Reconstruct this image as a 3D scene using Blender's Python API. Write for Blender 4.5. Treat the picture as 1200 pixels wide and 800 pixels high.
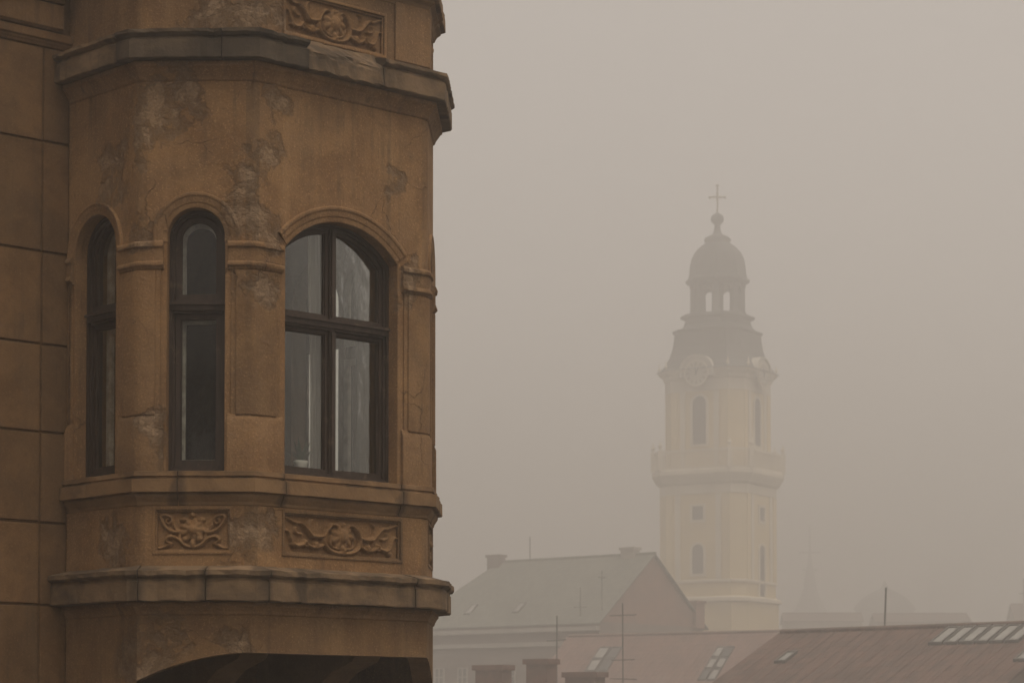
import bpy, math, random
from mathutils import Vector, noise as mnoise
import numpy as np

# ------------------------------------------------------------------ camera, sky, sun, exposure
for o in list(bpy.data.objects): bpy.data.objects.remove(o)
SC = bpy.context.scene
COL = SC.collection
R = math.radians
EYE = 1.65
cd = bpy.data.cameras.new('camera'); cam = bpy.data.objects.new('camera', cd); COL.objects.link(cam)
cam.location = (0, 0, EYE); cam.rotation_euler = (R(92.4), 0, 0)
cd.sensor_width = 36; cd.lens = 87.0; cd.shift_y = 0.2804
cd.clip_start = 0.1; cd.clip_end = 9000
cd.dof.use_dof = True; cd.dof.focus_distance = 18.6; cd.dof.aperture_fstop = 7.1
SC.camera = cam

SUN_EL, SUN_AZ = R(74), R(140)          # azimuth clockwise from +Y (north)
w = bpy.data.worlds.new('World'); SC.world = w; w.use_nodes = True
nt = w.node_tree; nt.nodes.clear()
sky = nt.nodes.new('ShaderNodeTexSky'); sky.sky_type = 'NISHITA'; sky.sun_disc = False
sky.sun_elevation = SUN_EL; sky.sun_rotation = SUN_AZ; sky.dust_density = 3.0; sky.air_density = 1.0
hs = nt.nodes.new('ShaderNodeHueSaturation'); hs.inputs['Saturation'].default_value = 0.12
tn = nt.nodes.new('ShaderNodeMix'); tn.data_type = 'RGBA'; tn.blend_type = 'MULTIPLY'; tn.inputs[0].default_value = 1
tn.inputs[7].default_value = (1.0, 0.900, 0.803, 1)
bgn = nt.nodes.new('ShaderNodeBackground'); bgn.inputs['Strength'].default_value = 0.088
won = nt.nodes.new('ShaderNodeOutputWorld')
nt.links.new(sky.outputs[0], hs.inputs['Color']); nt.links.new(hs.outputs[0], tn.inputs[6])
nt.links.new(tn.outputs[2], bgn.inputs['Color']); nt.links.new(bgn.outputs[0], won.inputs[0])
sd = bpy.data.lights.new('sun', 'SUN'); sd.energy = 1.45; sd.angle = R(60); sd.color = (1.0, 0.90, 0.78)
sun = bpy.data.objects.new('sun', sd); COL.objects.link(sun)
sdir = Vector((math.sin(SUN_AZ) * math.cos(SUN_EL), math.cos(SUN_AZ) * math.cos(SUN_EL), math.sin(SUN_EL)))
sun.rotation_euler = sdir.to_track_quat('Z', 'Y').to_euler(); sun.location = (20, -10, 60)
SC.view_settings.view_transform = 'Standard'; SC.view_settings.look = 'None'
SC.view_settings.exposure = 0.88; SC.view_settings.gamma = 1.0
SC.render.engine = 'CYCLES'
cy = SC.cycles
cy.use_denoising = True
cy.max_bounces = 8; cy.diffuse_bounces = 4; cy.glossy_bounces = 4; cy.transparent_max_bounces = 16
cy.volume_bounces = 5
HAZE_DENSITY = 0.0047

# ------------------------------------------------------------------ node helpers and materials
class G:
    def __init__(s, name):
        s.m = bpy.data.materials.new(name); s.m.use_nodes = True; s.t = s.m.node_tree; s.t.nodes.clear()
        s.out = s.t.nodes.new('ShaderNodeOutputMaterial')
    def n(s, typ, ins=None, **kw):
        nd = s.t.nodes.new('ShaderNode' + typ)
        for k, v in kw.items(): setattr(nd, k, v)
        for k, v in (ins or {}).items(): s.set(nd.inputs[k], v)
        return nd
    def set(s, sock, v):
        if isinstance(v, bpy.types.NodeSocket): s.t.links.new(v, sock)
        elif isinstance(v, (tuple, list)) and sock.type == 'RGBA' and len(v) == 3: sock.default_value = (*v, 1)
        else: sock.default_value = v
    def math(s, op, a, b=0.0, clamp=False):
        return s.n('Math', {0: a, 1: b}, operation=op, use_clamp=clamp).outputs[0]
    def vmath(s, op, a, b=(0, 0, 0)):
        nd = s.n('VectorMath', {0: a, 1: b}, operation=op)
        return nd.outputs['Value'] if op in ('DISTANCE', 'DOT_PRODUCT', 'LENGTH') else nd.outputs[0]
    def noise(s, vec, scale, detail=4, rough=0.55, dist=0.0):
        return s.n('TexNoise', {'Vector': vec, 'Scale': scale, 'Detail': detail, 'Roughness': rough, 'Distortion': dist}).outputs[0]
    def ramp(s, v, a, b):           # smooth 0..1 between a and b
        return s.n('MapRange', {0: v, 1: a, 2: b, 3: 0.0, 4: 1.0}, interpolation_type='SMOOTHSTEP').outputs[0]
    def mix(s, f, a, b, blend='MIX'):
        nd = s.n('Mix', None, data_type='RGBA', blend_type=blend)
        s.set(nd.inputs[0], f); s.set(nd.inputs[6], a); s.set(nd.inputs[7], b)
        return nd.outputs[2]
    def pos(s): return s.n('NewGeometry').outputs['Position']
    def bsdf(s, color, rough, normal=None, spec=0.3, **kw):
        d = {'Base Color': color, 'Roughness': rough, 'Specular IOR Level': spec}
        if normal is not None: d['Normal'] = normal
        d.update(kw)
        b = s.n('BsdfPrincipled', d)
        s.t.links.new(b.outputs[0], s.out.inputs[0]); return b
    def bump(s, h, strength, dist, normal=None):
        d = {'Height': h, 'Strength': strength, 'Distance': dist}
        if normal is not None: d['Normal'] = normal
        return s.n('Bump', d).outputs[0]

# places where the render coat has come away (metres, radius)
PEELS = [(-2.60, 18.02, 6.22, .26), (-2.72, 18.05, 6.02, .18), (-3.03, 18.30, 5.90, .20), (-2.99, 18.27, 5.68, .14),
         (-1.93, 18.0, 5.66, .20), (-1.90, 18.03, 5.42, .20), (-1.80, 18.1, 5.84, .15), (-1.85, 18.05, 4.97, .17),
         (-.88, 18.97, 5.95, .12), (-.79, 19.05, 5.05, .12), (-2.97, 18.27, 3.03, .18), (-2.67, 18.02, 2.17, .28),
         (-2.05, 18.0, 2.36, .18), (-1.90, 18.0, 3.10, .18), (-2.62, 18.0, 3.85, .14), (-1.72, 18.17, 6.25, .16),
         (-2.10, 18.0, 6.95, .26), (-1.70, 18.19, 7.0, .18), (-2.73, 18.0, 5.35, .15)]

def plaster(name, c1, c2, c3, patchcol, peel=True, strength=1.0):
    g = G(name); p = g.pos()
    a = g.ramp(g.noise(p, 1.9, 7, .66, .6), .38, .62)
    cl = g.ramp(g.noise(g.vmath('ADD', p, (7.3, 2.1, 4.4)), 1.1, 7, .70, .8), .44, .66)
    stretched = g.vmath('MULTIPLY', p, (7.0, 7.0, .7))
    b = g.ramp(g.noise(stretched, 1.0, 5, .6), .45, .75)
    f = g.noise(p, 42, 5, .65)
    m2 = g.noise(p, 6.5, 5, .6, .3)
    col = g.mix(a, c1, c2)
    col = g.mix(g.math('MULTIPLY', b, .55), col, c3)
    col = g.mix(g.math('MULTIPLY', cl, .45), col, (c2[0] * .95, c2[1] * 1.08, c2[2] * 1.30))
    col = g.mix(g.math('MULTIPLY', g.ramp(m2, .52, .72), .35), col, tuple(x * .72 for x in c2))
    col = g.mix(g.math('MULTIPLY', g.ramp(f, .52, .68), .30), col, tuple(x * .55 for x in c2))
    col = g.mix(g.math('MULTIPLY', g.ramp(g.noise(p, 70, 3, .6), .56, .66), .30), col, tuple(min(.5, x * 1.7) for x in c3))
    # rain streaks and grime
    st = g.noise(g.vmath('MULTIPLY', p, (13.0, 13.0, .55)), 1.0, 6, .62, .2)
    gr = g.math('MULTIPLY', g.ramp(st, .52, .70), g.ramp(g.noise(p, 1.3, 4, .6), .42, .60))
    col = g.mix(g.math('MULTIPLY', gr, .55), col, (.062, .042, .026))
    spots = g.ramp(g.noise(p, 13, 6, .72), .64, .72)
    col = g.mix(g.math('MULTIPLY', spots, .45), col, (.060, .042, .027))
    tint = g.n('ObjectInfo').outputs['Random']
    col = g.mix(1.0, col, g.n('CombineColor', {0: g.math('ADD', .84, g.math('MULTIPLY', tint, .32)), 1: g.math('ADD', .85, g.math('MULTIPLY', tint, .28)), 2: g.math('ADD', .86, g.math('MULTIPLY', tint, .22))}).outputs[0], 'MULTIPLY')
    rough_h = g.math('MULTIPLY', f, .55)
    h = g.math('ADD', rough_h, g.math('MULTIPLY', m2, .8))
    if peel:
        jag = g.noise(p, 7.0, 8, .74)
        pw = g.vmath('ADD', p, g.vmath('MULTIPLY', g.vmath('SUBTRACT', g.n('TexNoise', {'Vector': p, 'Scale': 2.6, 'Detail': 4.0}).outputs[1], (.5, .5, .5)), (.75, .75, .75)))
        mask = None
        for (x, y, z, r) in PEELS:
            d = g.math('DIVIDE', g.vmath('DISTANCE', pw, (x, y, z)), r * 1.5)
            v = g.math('SUBTRACT', 1.0, d)
            mask = v if mask is None else g.math('MAXIMUM', mask, v)
        mk = g.math('ADD', mask, g.math('MULTIPLY', g.math('SUBTRACT', jag, .575), 3.6))
        pm = g.math('MULTIPLY', g.ramp(mk, -.15, .55), g.ramp(mask, .0, .40))
        crumb = g.noise(p, 34, 4, .65)
        grit = g.noise(p, 11, 5, .7)
        pc = g.mix(g.ramp(crumb, .36, .52), tuple(x * .50 for x in patchcol), patchcol)
        pc = g.mix(g.ramp(grit, .40, .62), tuple(x * .72 for x in patchcol), pc)
        col = g.mix(g.math('MULTIPLY', pm, .50), col, pc)
        edge = g.math('MULTIPLY', pm, g.math('ADD', .0, g.math('MULTIPLY', crumb, 2.0)))
        h = g.math('SUBTRACT', h, g.math('ADD', edge, g.math('MULTIPLY', pm, g.math('MULTIPLY', grit, 1.2))))
        # hair cracks
        wob = g.vmath('ADD', p, g.vmath('SCALE', g.n('TexNoise', {'Vector': p, 'Scale': 2.2, 'Detail': 5.0}).outputs[1], (0, 0, 0)))
        vor = g.n('TexVoronoi', {'Vector': g.vmath('ADD', p, g.vmath('MULTIPLY', g.n('TexNoise', {'Vector': p, 'Scale': 2.5, 'Detail': 6.0}).outputs[1], (.5, .5, .5))), 'Scale': 1.1}, feature='DISTANCE_TO_EDGE').outputs[0]
        cr = g.math('MULTIPLY', g.math('SUBTRACT', 1.0, g.ramp(vor, .0006, .0034)), g.ramp(g.noise(p, 1.1, 2), .53, .62))
        col = g.mix(g.math('MULTIPLY', cr, .5), col, (.05, .035, .022))
        h = g.math('SUBTRACT', h, cr)
    bv = g.n('Bevel', {'Radius': .014}, samples=4).outputs[0]
    nrm = g.bump(h, .85 * strength, .014, bv)
    g.bsdf(col, .92, nrm, .15)
    return g.m

def stone(name, c1, c2, soot, amount):
    g = G(name); p = g.pos()
    n1 = g.noise(p, 3.0, 6, .65, .5)
    n2 = g.noise(g.vmath('MULTIPLY', p, (1.0, 1.0, 2.2)), 2.6, 8, .68)
    f = g.noise(p, 55, 4, .6)
    col = g.mix(g.ramp(n1, .35, .65), c1, c2)
    col = g.mix(g.math('MULTIPLY', g.ramp(f, .5, .75), .25), col, tuple(x * 1.35 for x in c1))
    s = g.math('MULTIPLY', g.ramp(g.math('ADD', n2, amount - .5), .42, .70), .75)
    e = g.n('Attribute', None, attribute_name='end').outputs['Fac']
    ee = g.math('ADD', e, g.math('MULTIPLY', g.math('SUBTRACT', n1, .5), .28))
    es = g.math('MULTIPLY', g.math('SUBTRACT', 1.0, g.ramp(ee, .0, .07)), .7)
    t = g.n('Attribute', None, attribute_name='sooty').outputs['Fac']
    ts = g.math('MULTIPLY', g.math('MULTIPLY', t, .8), g.ramp(n2, .40, .62))
    s = g.math('MAXIMUM', g.math('MAXIMUM', g.math('MULTIPLY', s, .8), es), ts)
    col = g.mix(s, col, soot)
    nrm = g.bump(g.math('ADD', g.math('MULTIPLY', f, .35), g.math('MULTIPLY', n1, 1.2)), .6, .014)
    g.bsdf(col, .9, nrm, .15)
    return g.m

def simple(name, c1, c2, scale=2.0, rough=.85, spec=.2, metallic=0.0, bumpd=.0, stretch=(1, 1, 1)):
    g = G(name); p = g.pos()
    v = g.vmath('MULTIPLY', p, stretch)
    n = g.noise(v, scale, 5, .6)
    col = g.mix(g.ramp(n, .35, .65), c1, c2)
    nrm = g.bump(g.noise(v, scale * 5, 4, .6), .5, bumpd) if bumpd else None
    g.bsdf(col, rough, nrm, spec, Metallic=metallic)
    return g.m

def tiles(name, c1, c2, ang, pitch, row):
    """clay tiles: colour per tile plus rows and columns in relief; ang = heading of the ridge"""
    g = G(name); p = g.pos()
    a = g.vmath('DOT_PRODUCT', p, (math.cos(ang), math.sin(ang), 0))
    z = g.n('SeparateXYZ', {0: p}).outputs[2]
    ua = g.math('DIVIDE', a, pitch); uz = g.math('DIVIDE', z, row)
    cell = g.n('CombineXYZ', {0: g.math('FLOOR', ua), 1: g.math('FLOOR', uz)}).outputs[0]
    wn = g.n('TexWhiteNoise', {'Vector': cell}).outputs[0]
    big = g.noise(p, .35, 5, .6)
    col = g.mix(g.ramp(g.math('ADD', g.math('MULTIPLY', wn, .45), g.math('MULTIPLY', big, .9)), .40, .92), c1, c2)
    fa = g.math('ABSOLUTE', g.math('SUBTRACT', g.math('FRACT', ua), .5))
    h = g.math('ADD', g.math('MULTIPLY', g.math('FRACT', uz), -.6), g.math('MULTIPLY', fa, -1.0))
    g.bsdf(col, .85, g.bump(h, .8, .06), .2)
    return g.m

M = {}
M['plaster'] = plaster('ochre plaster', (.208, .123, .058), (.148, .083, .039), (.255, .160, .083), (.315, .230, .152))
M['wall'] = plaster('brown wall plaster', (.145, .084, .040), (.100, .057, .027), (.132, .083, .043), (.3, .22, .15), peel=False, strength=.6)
M['trim'] = plaster('trim plaster', (.208, .123, .058), (.146, .082, .039), (.250, .155, .081), (.315, .230, .152), peel=True)
M['stone'] = stone('weathered cornice', (.185, .122, .070), (.130, .087, .050), (.024, .020, .016), .50)
M['stone_top'] = stone('sooty cornice', (.115, .083, .054), (.078, .058, .039), (.022, .019, .016), .61)
M['sillstone'] = stone('sill cornice stone', (.205, .125, .062), (.160, .095, .047), (.035, .025, .018), .42)
M['carve'] = plaster('carved plaster', (.212, .124, .058), (.160, .092, .043), (.225, .138, .072), (.3, .22, .15), peel=False, strength=1.0)

def wood_mat():
    g = G('old dark wood'); p = g.pos()
    n = g.noise(g.vmath('MULTIPLY', p, (30, 30, 3)), 1.0, 5, .65)
    n2 = g.noise(p, 7, 5, .7)
    col = g.mix(g.ramp(n, .35, .7), (.022, .013, .008), (.042, .026, .017))
    col = g.mix(g.math('MULTIPLY', g.ramp(n2, .58, .70), .6), col, (.12, .085, .058))
    g.bsdf(col, .62, g.bump(n, .5, .004), .35); return g.m
M['wood'] = wood_mat()
M['paint'] = simple('flaking cream paint', (.26, .235, .20), (.44, .41, .355), 11, .6, .3, bumpd=.003)

def glass_mat():
    g = G('old window glass'); p = g.pos()
    nrm = g.bump(g.noise(p, 4.0, 3, .5), .13, .02)
    fr = g.n('Fresnel', {'IOR': 1.52, 'Normal': nrm}).outputs[0]
    fr = g.math('MULTIPLY', fr, .38)
    gl = g.n('BsdfGlossy', {'Color': (1, 1, 1), 'Roughness': .02, 'Normal': nrm}).outputs[0]
    tr = g.n('BsdfTransparent', {'Color': (.97, .98, .965)}).outputs[0]
    mx = g.n('MixShader', {0: fr, 1: tr, 2: gl}).outputs[0]
    g.t.links.new(mx, g.out.inputs[0]); return g.m
M['glass'] = glass_mat()

def curtain_mat(name, col, transp):
    g = G(name)
    d = g.n('BsdfDiffuse', {'Color': col}).outputs[0]; t = g.n('BsdfTranslucent', {'Color': col}).outputs[0]
    m1 = g.n('MixShader', {0: .45, 1: d, 2: t}).outputs[0]
    tr = g.n('BsdfTransparent').outputs[0]
    m2 = g.n('MixShader', {0: transp, 1: m1, 2: tr}).outputs[0]
    g.t.links.new(m2, g.out.inputs[0]); return g.m
M['curtain'] = curtain_mat('grey curtain cloth', (.52, .49, .45), 0.0)
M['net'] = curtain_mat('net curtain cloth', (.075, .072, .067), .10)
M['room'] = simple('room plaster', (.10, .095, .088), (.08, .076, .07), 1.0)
M['floor'] = simple('room boards', (.10, .07, .05), (.07, .05, .035), 3.0)
M['ground'] = simple('ground', (.060, .052, .042), (.040, .042, .030), .05, .95)
M['cobble'] = simple('street stone', (.10, .095, .085), (.07, .066, .06), 2.0, .9, bumpd=.02)

ANG = math.atan2(.629, -.777)           # heading of the ridges in the valley
M['tile_red'] = tiles('red clay tiles', (.150, .088, .070), (.110, .068, .056), ANG, .45, .33)
M['tile_dark'] = tiles('old red tiles', (.098, .057, .045), (.062, .040, .033), ANG, .30, .25)
M['tile_grey'] = tiles('grey slates', (.135, .138, .115), (.095, .098, .082), ANG, .40, .28)
M['brick'] = simple('reddish gable render', (.225, .125, .092), (.175, .100, .076), .6)
M['facade'] = simple('dull pink render', (.175, .135, .112), (.140, .108, .090), .5)
M['facade_pale'] = simple('pale render', (.26, .22, .18), (.22, .185, .15), .5)
M['pale_trim'] = simple('pale trim', (.36, .33, .29), (.30, .28, .25), .8)
M['chimney'] = simple('chimney brick', (.14, .070, .050), (.10, .050, .036), 2.5, bumpd=.02)
M['metal'] = simple('dark metal', (.04, .038, .036), (.055, .05, .045), 3, .55, .4)
M['pane'] = simple('roof glass', (.22, .212, .19), (.17, .165, .15), .9, .25, .5)
M['dark_pane'] = simple('dark panes', (.035, .034, .034), (.05, .048, .045), .9, .3, .5)
M['t_yellow'] = simple('yellow tower render', (.60, .475, .265), (.54, .425, .235), .25)
M['t_white'] = simple('cream tower trim', (.60, .535, .42), (.53, .47, .37), .3)
M['t_dial'] = simple('worn clock dial', (.47, .44, .37), (.41, .38, .32), .6)
M['t_roof'] = simple('dark copper roof', (.056, .058, .054), (.038, .041, .039), .4, .7, .3, stretch=(2, 2, .3))
M['t_louver'] = simple('dark louvres', (.045, .038, .032), (.06, .05, .042), .8)
M['gilt'] = simple('dull gilding', (.24, .19, .10), (.18, .14, .08), .8, .5, .4)
M['silhouette'] = simple('far slate', (.07, .068, .06), (.05, .05, .045), .4)
M['pot'] = simple('white glazed pot', (.62, .60, .55), (.55, .53, .49), 9, .35, .5)
M['bark'] = simple('bark', (.045, .038, .030), (.030, .026, .021), 6, .9, bumpd=.01)
M['leaf'] = simple('dark leaves', (.045, .070, .030), (.030, .050, .022), 9, .5, .4)

# ------------------------------------------------------------------ object helpers
def props(o, label=None, cat=None, group=None, kind=None):
    for k, v in (('label', label), ('category', cat), ('group', group), ('kind', kind)):
        if v is not None: o[k] = v
    return o
def root(name, loc, label, cat, group=None):
    o = bpy.data.objects.new(name, None); COL.objects.link(o); o.location = loc
    o.empty_display_size = .3
    return props(o, label, cat, group)
def org(o):
    v = Vector((0, 0, 0))
    while o is not None: v += o.location; o = o.parent
    return v
def mesh(name, vs, fs, mat, parent=None, smooth=False, label=None, attrs=None, loc=None):
    """one mesh object; vs are world coordinates"""
    base = org(parent) if parent is not None else Vector(loc or (0, 0, 0))
    me = bpy.data.meshes.new(name)
    b = (base.x, base.y, base.z)
    me.from_pydata([(v[0] - b[0], v[1] - b[1], v[2] - b[2]) for v in vs], [], fs)
    for k, vals in (attrs or {}).items():
        a = me.attributes.new(k, 'FLOAT', 'POINT'); a.data.foreach_set('value', [float(x) for x in vals])
    me.materials.append(M[mat] if isinstance(mat, str) else mat)
    if smooth:
        me.polygons.foreach_set('use_smooth', [True] * len(me.polygons))
    me.update()
    o = bpy.data.objects.new(name, me); COL.objects.link(o)
    if parent is not None: o.parent = parent
    else: o.location = b
    if label: o['label'] = label
    return o
class MB:
    def __init__(s): s.v = []; s.f = []
    def add(s, vs, fs):
        k = len(s.v); s.v += [tuple(map(float, v)) for v in vs]; s.f += [tuple(i + k for i in f) for f in fs]; return s
    def box8(s, p):      # 4 bottom + 4 top corners
        return s.add(p, [(0, 3, 2, 1), (4, 5, 6, 7), (0, 1, 5, 4), (1, 2, 6, 5), (2, 3, 7, 6), (3, 0, 4, 7)])
    def box(s, x0, x1, y0, y1, z0, z1):
        return s.box8([(x0, y0, z0), (x1, y0, z0), (x1, y1, z0), (x0, y1, z0), (x0, y0, z1), (x1, y0, z1), (x1, y1, z1), (x0, y1, z1)])
    def tube(s, pts, r, n=6, r2=None):
        pts = [Vector(p) for p in pts]; rings = []
        for i, p in enumerate(pts):
            t = (pts[min(i + 1, len(pts) - 1)] - pts[max(i - 1, 0)]).normalized()
            a = t.orthogonal().normalized(); b2 = t.cross(a)
            rr = r if r2 is None else r + (r2 - r) * i / (len(pts) - 1)
            rings.append([p + (a * math.cos(2 * math.pi * k / n) + b2 * math.sin(2 * math.pi * k / n)) * rr for k in range(n)])
        vs = [v for rg in rings for v in rg]; fs = []
        for i in range(len(rings) - 1):
            for k in range(n): fs.append((i * n + k, i * n + (k + 1) % n, (i + 1) * n + (k + 1) % n, (i + 1) * n + k))
        fs.append(tuple(range(n))[::-1]); fs.append(tuple((len(rings) - 1) * n + k for k in range(n)))
        return s.add(vs, fs)
    def lathe(s, c, prof, n=12, rot=0.0):
        vs = []; fs = []
        for (r, z) in prof:
            for k in range(n):
                a = rot + 2 * math.pi * k / n; vs.append((c[0] + r * math.cos(a), c[1] + r * math.sin(a), c[2] + z))
        for i in range(len(prof) - 1):
            for k in range(n): fs.append((i * n + k, i * n + (k + 1) % n, (i + 1) * n + (k + 1) % n, (i + 1) * n + k))
        fs.append(tuple(range(n))[::-1]); fs.append(tuple((len(prof) - 1) * n + k for k in range(n)))
        return s.add(vs, fs)
    def loft(s, rings):      # rings of equal count, capped
        n = len(rings[0]); fs = []
        for i in range(len(rings) - 1):
            for k in range(n): fs.append((i * n + k, i * n + (k + 1) % n, (i + 1) * n + (k + 1) % n, (i + 1) * n + k))
        fs.append(tuple(range(n))[::-1]); fs.append(tuple((len(rings) - 1) * n + k for k in range(n)))
        return s.add([v for r in rings for v in r], fs)
    def out(s, name, mat, parent=None, **kw): return mesh(name, s.v, s.f, mat, parent, **kw)

# ------------------------------------------------------------------ plan of the oriel house (metres)
def dv(deg): return np.array([math.cos(R(deg)), math.sin(R(deg))])
ML = -1.5
dM, dF, dR, dS, dL = dv(ML), dv(ML + 45), dv(ML + 90), dv(ML + 135), dv(ML - 45)
C2 = np.array([-1.8974, 18.0]); WM, WF, WL = .8372, 1.7023, .9368
C1 = C2 - dM * WM; C3 = C2 + dF * WF; C4 = C3 + dR * WM; C5 = C4 + dS * WL; C0 = C1 - dL * WL
STOREY = 3.97
BAY = [C0, C1, C2, C3, C4, C5]
def rounded(path, c, k=4):
    out = [path[0]]; mids = [0]
    for i in range(1, len(path) - 1):
        a = (path[i] - path[i - 1]) / np.linalg.norm(path[i] - path[i - 1]); b_ = (path[i + 1] - path[i]) / np.linalg.norm(path[i + 1] - path[i])
        na, nb = np.array([a[1], -a[0]]), np.array([b_[1], -b_[0]]); th = math.acos(float(np.dot(a, b_))); r = c / math.tan(th / 2)
        r = c / math.tan(th / 2); ce = path[i] - a * c - na * r
        for j in range(k + 1):
            t = th * j / k; nn = na * math.cos(t) + a * math.sin(t)
            out.append(ce + nn * r)
            if j == k // 2: mids.append(len(out) - 1)
    out.append(path[-1]); mids.append(len(out) - 1)
    return out, mids
FIL = .055
BAYR, BMID = rounded(BAY, FIL)
class Face:
    def __init__(s, p, q, d=None):
        s.p = np.array(p); s.d = (q - p) / np.linalg.norm(q - p) if d is None else d
        s.n = np.array([s.d[1], -s.d[0]]); s.w = float(np.linalg.norm(q - p)) if q is not None else 0
    def P(s, u, z, o=0.0):
        q = s.p + s.d * u + s.n * o; return (q[0], q[1], z)
FL, FM, FF, FR, FS = [Face(BAY[i], BAY[i + 1]) for i in range(5)]
FW = Face(C0, C0 + dF * 3)             # main wall, u=0 where the bay begins, negative to the left
BAYW = float(np.dot(C5 - C0, dF))
house = root('corner_house', (float(C0[0]), float(C0[1]), 0), 'ochre brown plastered house with a polygonal oriel bay, in the left foreground', 'house')

def arc_pts(uc, cz, Rr, ua, ub, n=18):
    """points of the arch from u=ub (right) to u=ua (left)"""
    a0 = math.acos(max(-1, min(1, (ub - uc) / Rr))); a1 = math.acos(max(-1, min(1, (ua - uc) / Rr)))
    return [(uc + Rr * math.cos(a0 + (a1 - a0) * i / n), cz + Rr * math.sin(a0 + (a1 - a0) * i / n)) for i in range(n + 1)]
def contour(ua, ub, za, uc=None, cz=None, Rr=None, inset=0.0, zt=None, n=18):
    i = inset
    if Rr is None: return [(ua + i, za + i), (ub - i, za + i), (ub - i, zt - i), (ua + i, zt - i)]
    return [(ua + i, za + i), (ub - i, za + i)] + arc_pts(uc, cz, Rr - i, ua + i, ub - i, n)
def wall_face(b, F, u0, u1, z0, z1, hole=None, depth=.2, o=0.0, back=False):
    """plane piece of wall with an optional opening (list of (u,z): bottom left, bottom right, then over the top to the left)"""
    P = lambda u, z, oo=0.0: F.P(u, z, o + oo)
    if hole is None:
        b.add([P(u0, z0), P(u1, z0), P(u1, z1), P(u0, z1)], [(0, 1, 2, 3)]); return
    ua, za = hole[0]; ub = hole[1][0]
    for (a, c, d, e) in ((u0, ua, z0, z1), (ub, u1, z0, z1), (ua, ub, z0, za)):
        if c - a > 1e-5 and e - d > 1e-5: b.add([P(a, d), P(c, d), P(c, e), P(a, e)], [(0, 1, 2, 3)])
    top = hole[2:]
    for i in range(len(top) - 1):
        (u, z), (uu, zz) = top[i], top[i + 1]
        b.add([P(uu, zz), P(u, z), P(u, z1), P(uu, z1)], [(0, 1, 2, 3)])
    n = len(hole)
    vs = [P(u, z) for u, z in hole] + [P(u, z, -depth) for u, z in hole]
    b.add(vs, [(i, (i + 1) % n, n + (i + 1) % n, n + i) for i in range(n)])
    if back: b.add([P(u, z, -depth) for u, z in hole], [tuple(range(n))])

def ring(b, F, outer, inner, o0, o1):
    """frame between two contours, from offset o0 (front) to o1 (back)"""
    n = len(outer)
    vs = [F.P(u, z, o0) for u, z in outer] + [F.P(u, z, o0) for u, z in inner] + [F.P(u, z, o1) for u, z in outer] + [F.P(u, z, o1) for u, z in inner]
    fs = []
    for i in range(n):
        j = (i + 1) % n
        fs += [(i, j, n + j, n + i), (2 * n + i, 3 * n + i, 3 * n + j, 2 * n + j), (n + i, n + j, 3 * n + j, 3 * n + i), (i, 2 * n + i, 2 * n + j, j)]
    b.add(vs, fs)
def slab(b, F, cont, o0, o1):
    n = len(cont)
    b.add([F.P(u, z, o0) for u, z in cont] + [F.P(u, z, o1) for u, z in cont],
          [tuple(range(n)), tuple(range(2 * n - 1, n - 1, -1))] + [(i, n + i, n + (i + 1) % n, (i + 1) % n) for i in range(n)])
def fbox(b, F, u0, u1, z0, z1, o0, o1):
    slab(b, F, [(u0, z0), (u1, z0), (u1, z1), (u0, z1)], o0, o1)

def path_len(path): return [0] + list(np.cumsum([np.linalg.norm(path[i + 1] - path[i]) for i in range(len(path) - 1)]))
def sweep(name, path, prof, mat, parent, s0=None, s1=None, step=.07, jit=0.0, seed=0, sooty=None, chip=0.0, label=None, gap=0.0):
    """profile [(offset,z)] run along a polyline with mitred corners, between path lengths s0 and s1"""
    rnd = random.Random(seed)
    L = path_len(path); s0 = L[0] if s0 is None else s0; s1 = L[-1] if s1 is None else s1
    s0 = max(s0, 0) + gap; s1 = min(s1, L[-1]) - gap
    ss = [s0]
    for i in range(len(L) - 1):
        a, c = max(L[i], s0), min(L[i + 1], s1)
        if c - a < 1e-6: continue
        k = max(1, int(round((c - a) / step)))
        ss += [a + (c - a) * j / k for j in range(1, k + 1)]
    vs = []; end = []; soo = []; m = len(prof)
    nr = [np.array([d[1], -d[0]]) for d in [(path[i + 1] - path[i]) / np.linalg.norm(path[i + 1] - path[i]) for i in range(len(path) - 1)]]
    for s in ss:
        i = max(k for k in range(len(L) - 1) if s >= L[k] - 1e-6)
        p = path[i] + (path[i + 1] - path[i]) * ((s - L[i]) / (L[i + 1] - L[i])); nn = nr[i]
        for k in range(1, len(L) - 1):
            if abs(s - L[k]) < 1e-5: nn = (nr[k - 1] + nr[k]) / (1 + float(np.dot(nr[k - 1], nr[k])))
        ch = rnd.uniform(.3, 1) * chip if (chip and rnd.random() < .20) else 0
        for q, (o, z) in enumerate(prof):
            inner = q in (0, m - 1)
            jo = 0 if inner else rnd.gauss(0, jit); jz = 0 if inner else rnd.gauss(0, jit * .8)
            if ch and not inner and o > .6 * max(x[0] for x in prof): jo -= ch; jz -= ch * .3
            xy = p + nn * (o + jo); vs.append((xy[0], xy[1], z + jz))
            end.append(min(s - s0, s1 - s)); soo.append(0 if sooty is None else sooty[q])
    fs = []
    for i in range(len(ss) - 1):
        for q in range(m - 1): fs.append((i * m + q, (i + 1) * m + q, (i + 1) * m + q + 1, i * m + q + 1))
        fs.append((i * m + m - 1, (i + 1) * m + m - 1, (i + 1) * m, i * m))
    fs.append(tuple(range(m))); fs.append(tuple((len(ss) - 1) * m + q for q in range(m))[::-1])
    return mesh(name, vs, fs, mat, parent, attrs={'end': end, 'sooty': soo}, label=label)
LB = path_len(BAY)                      # lengths at C0..C5

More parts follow.
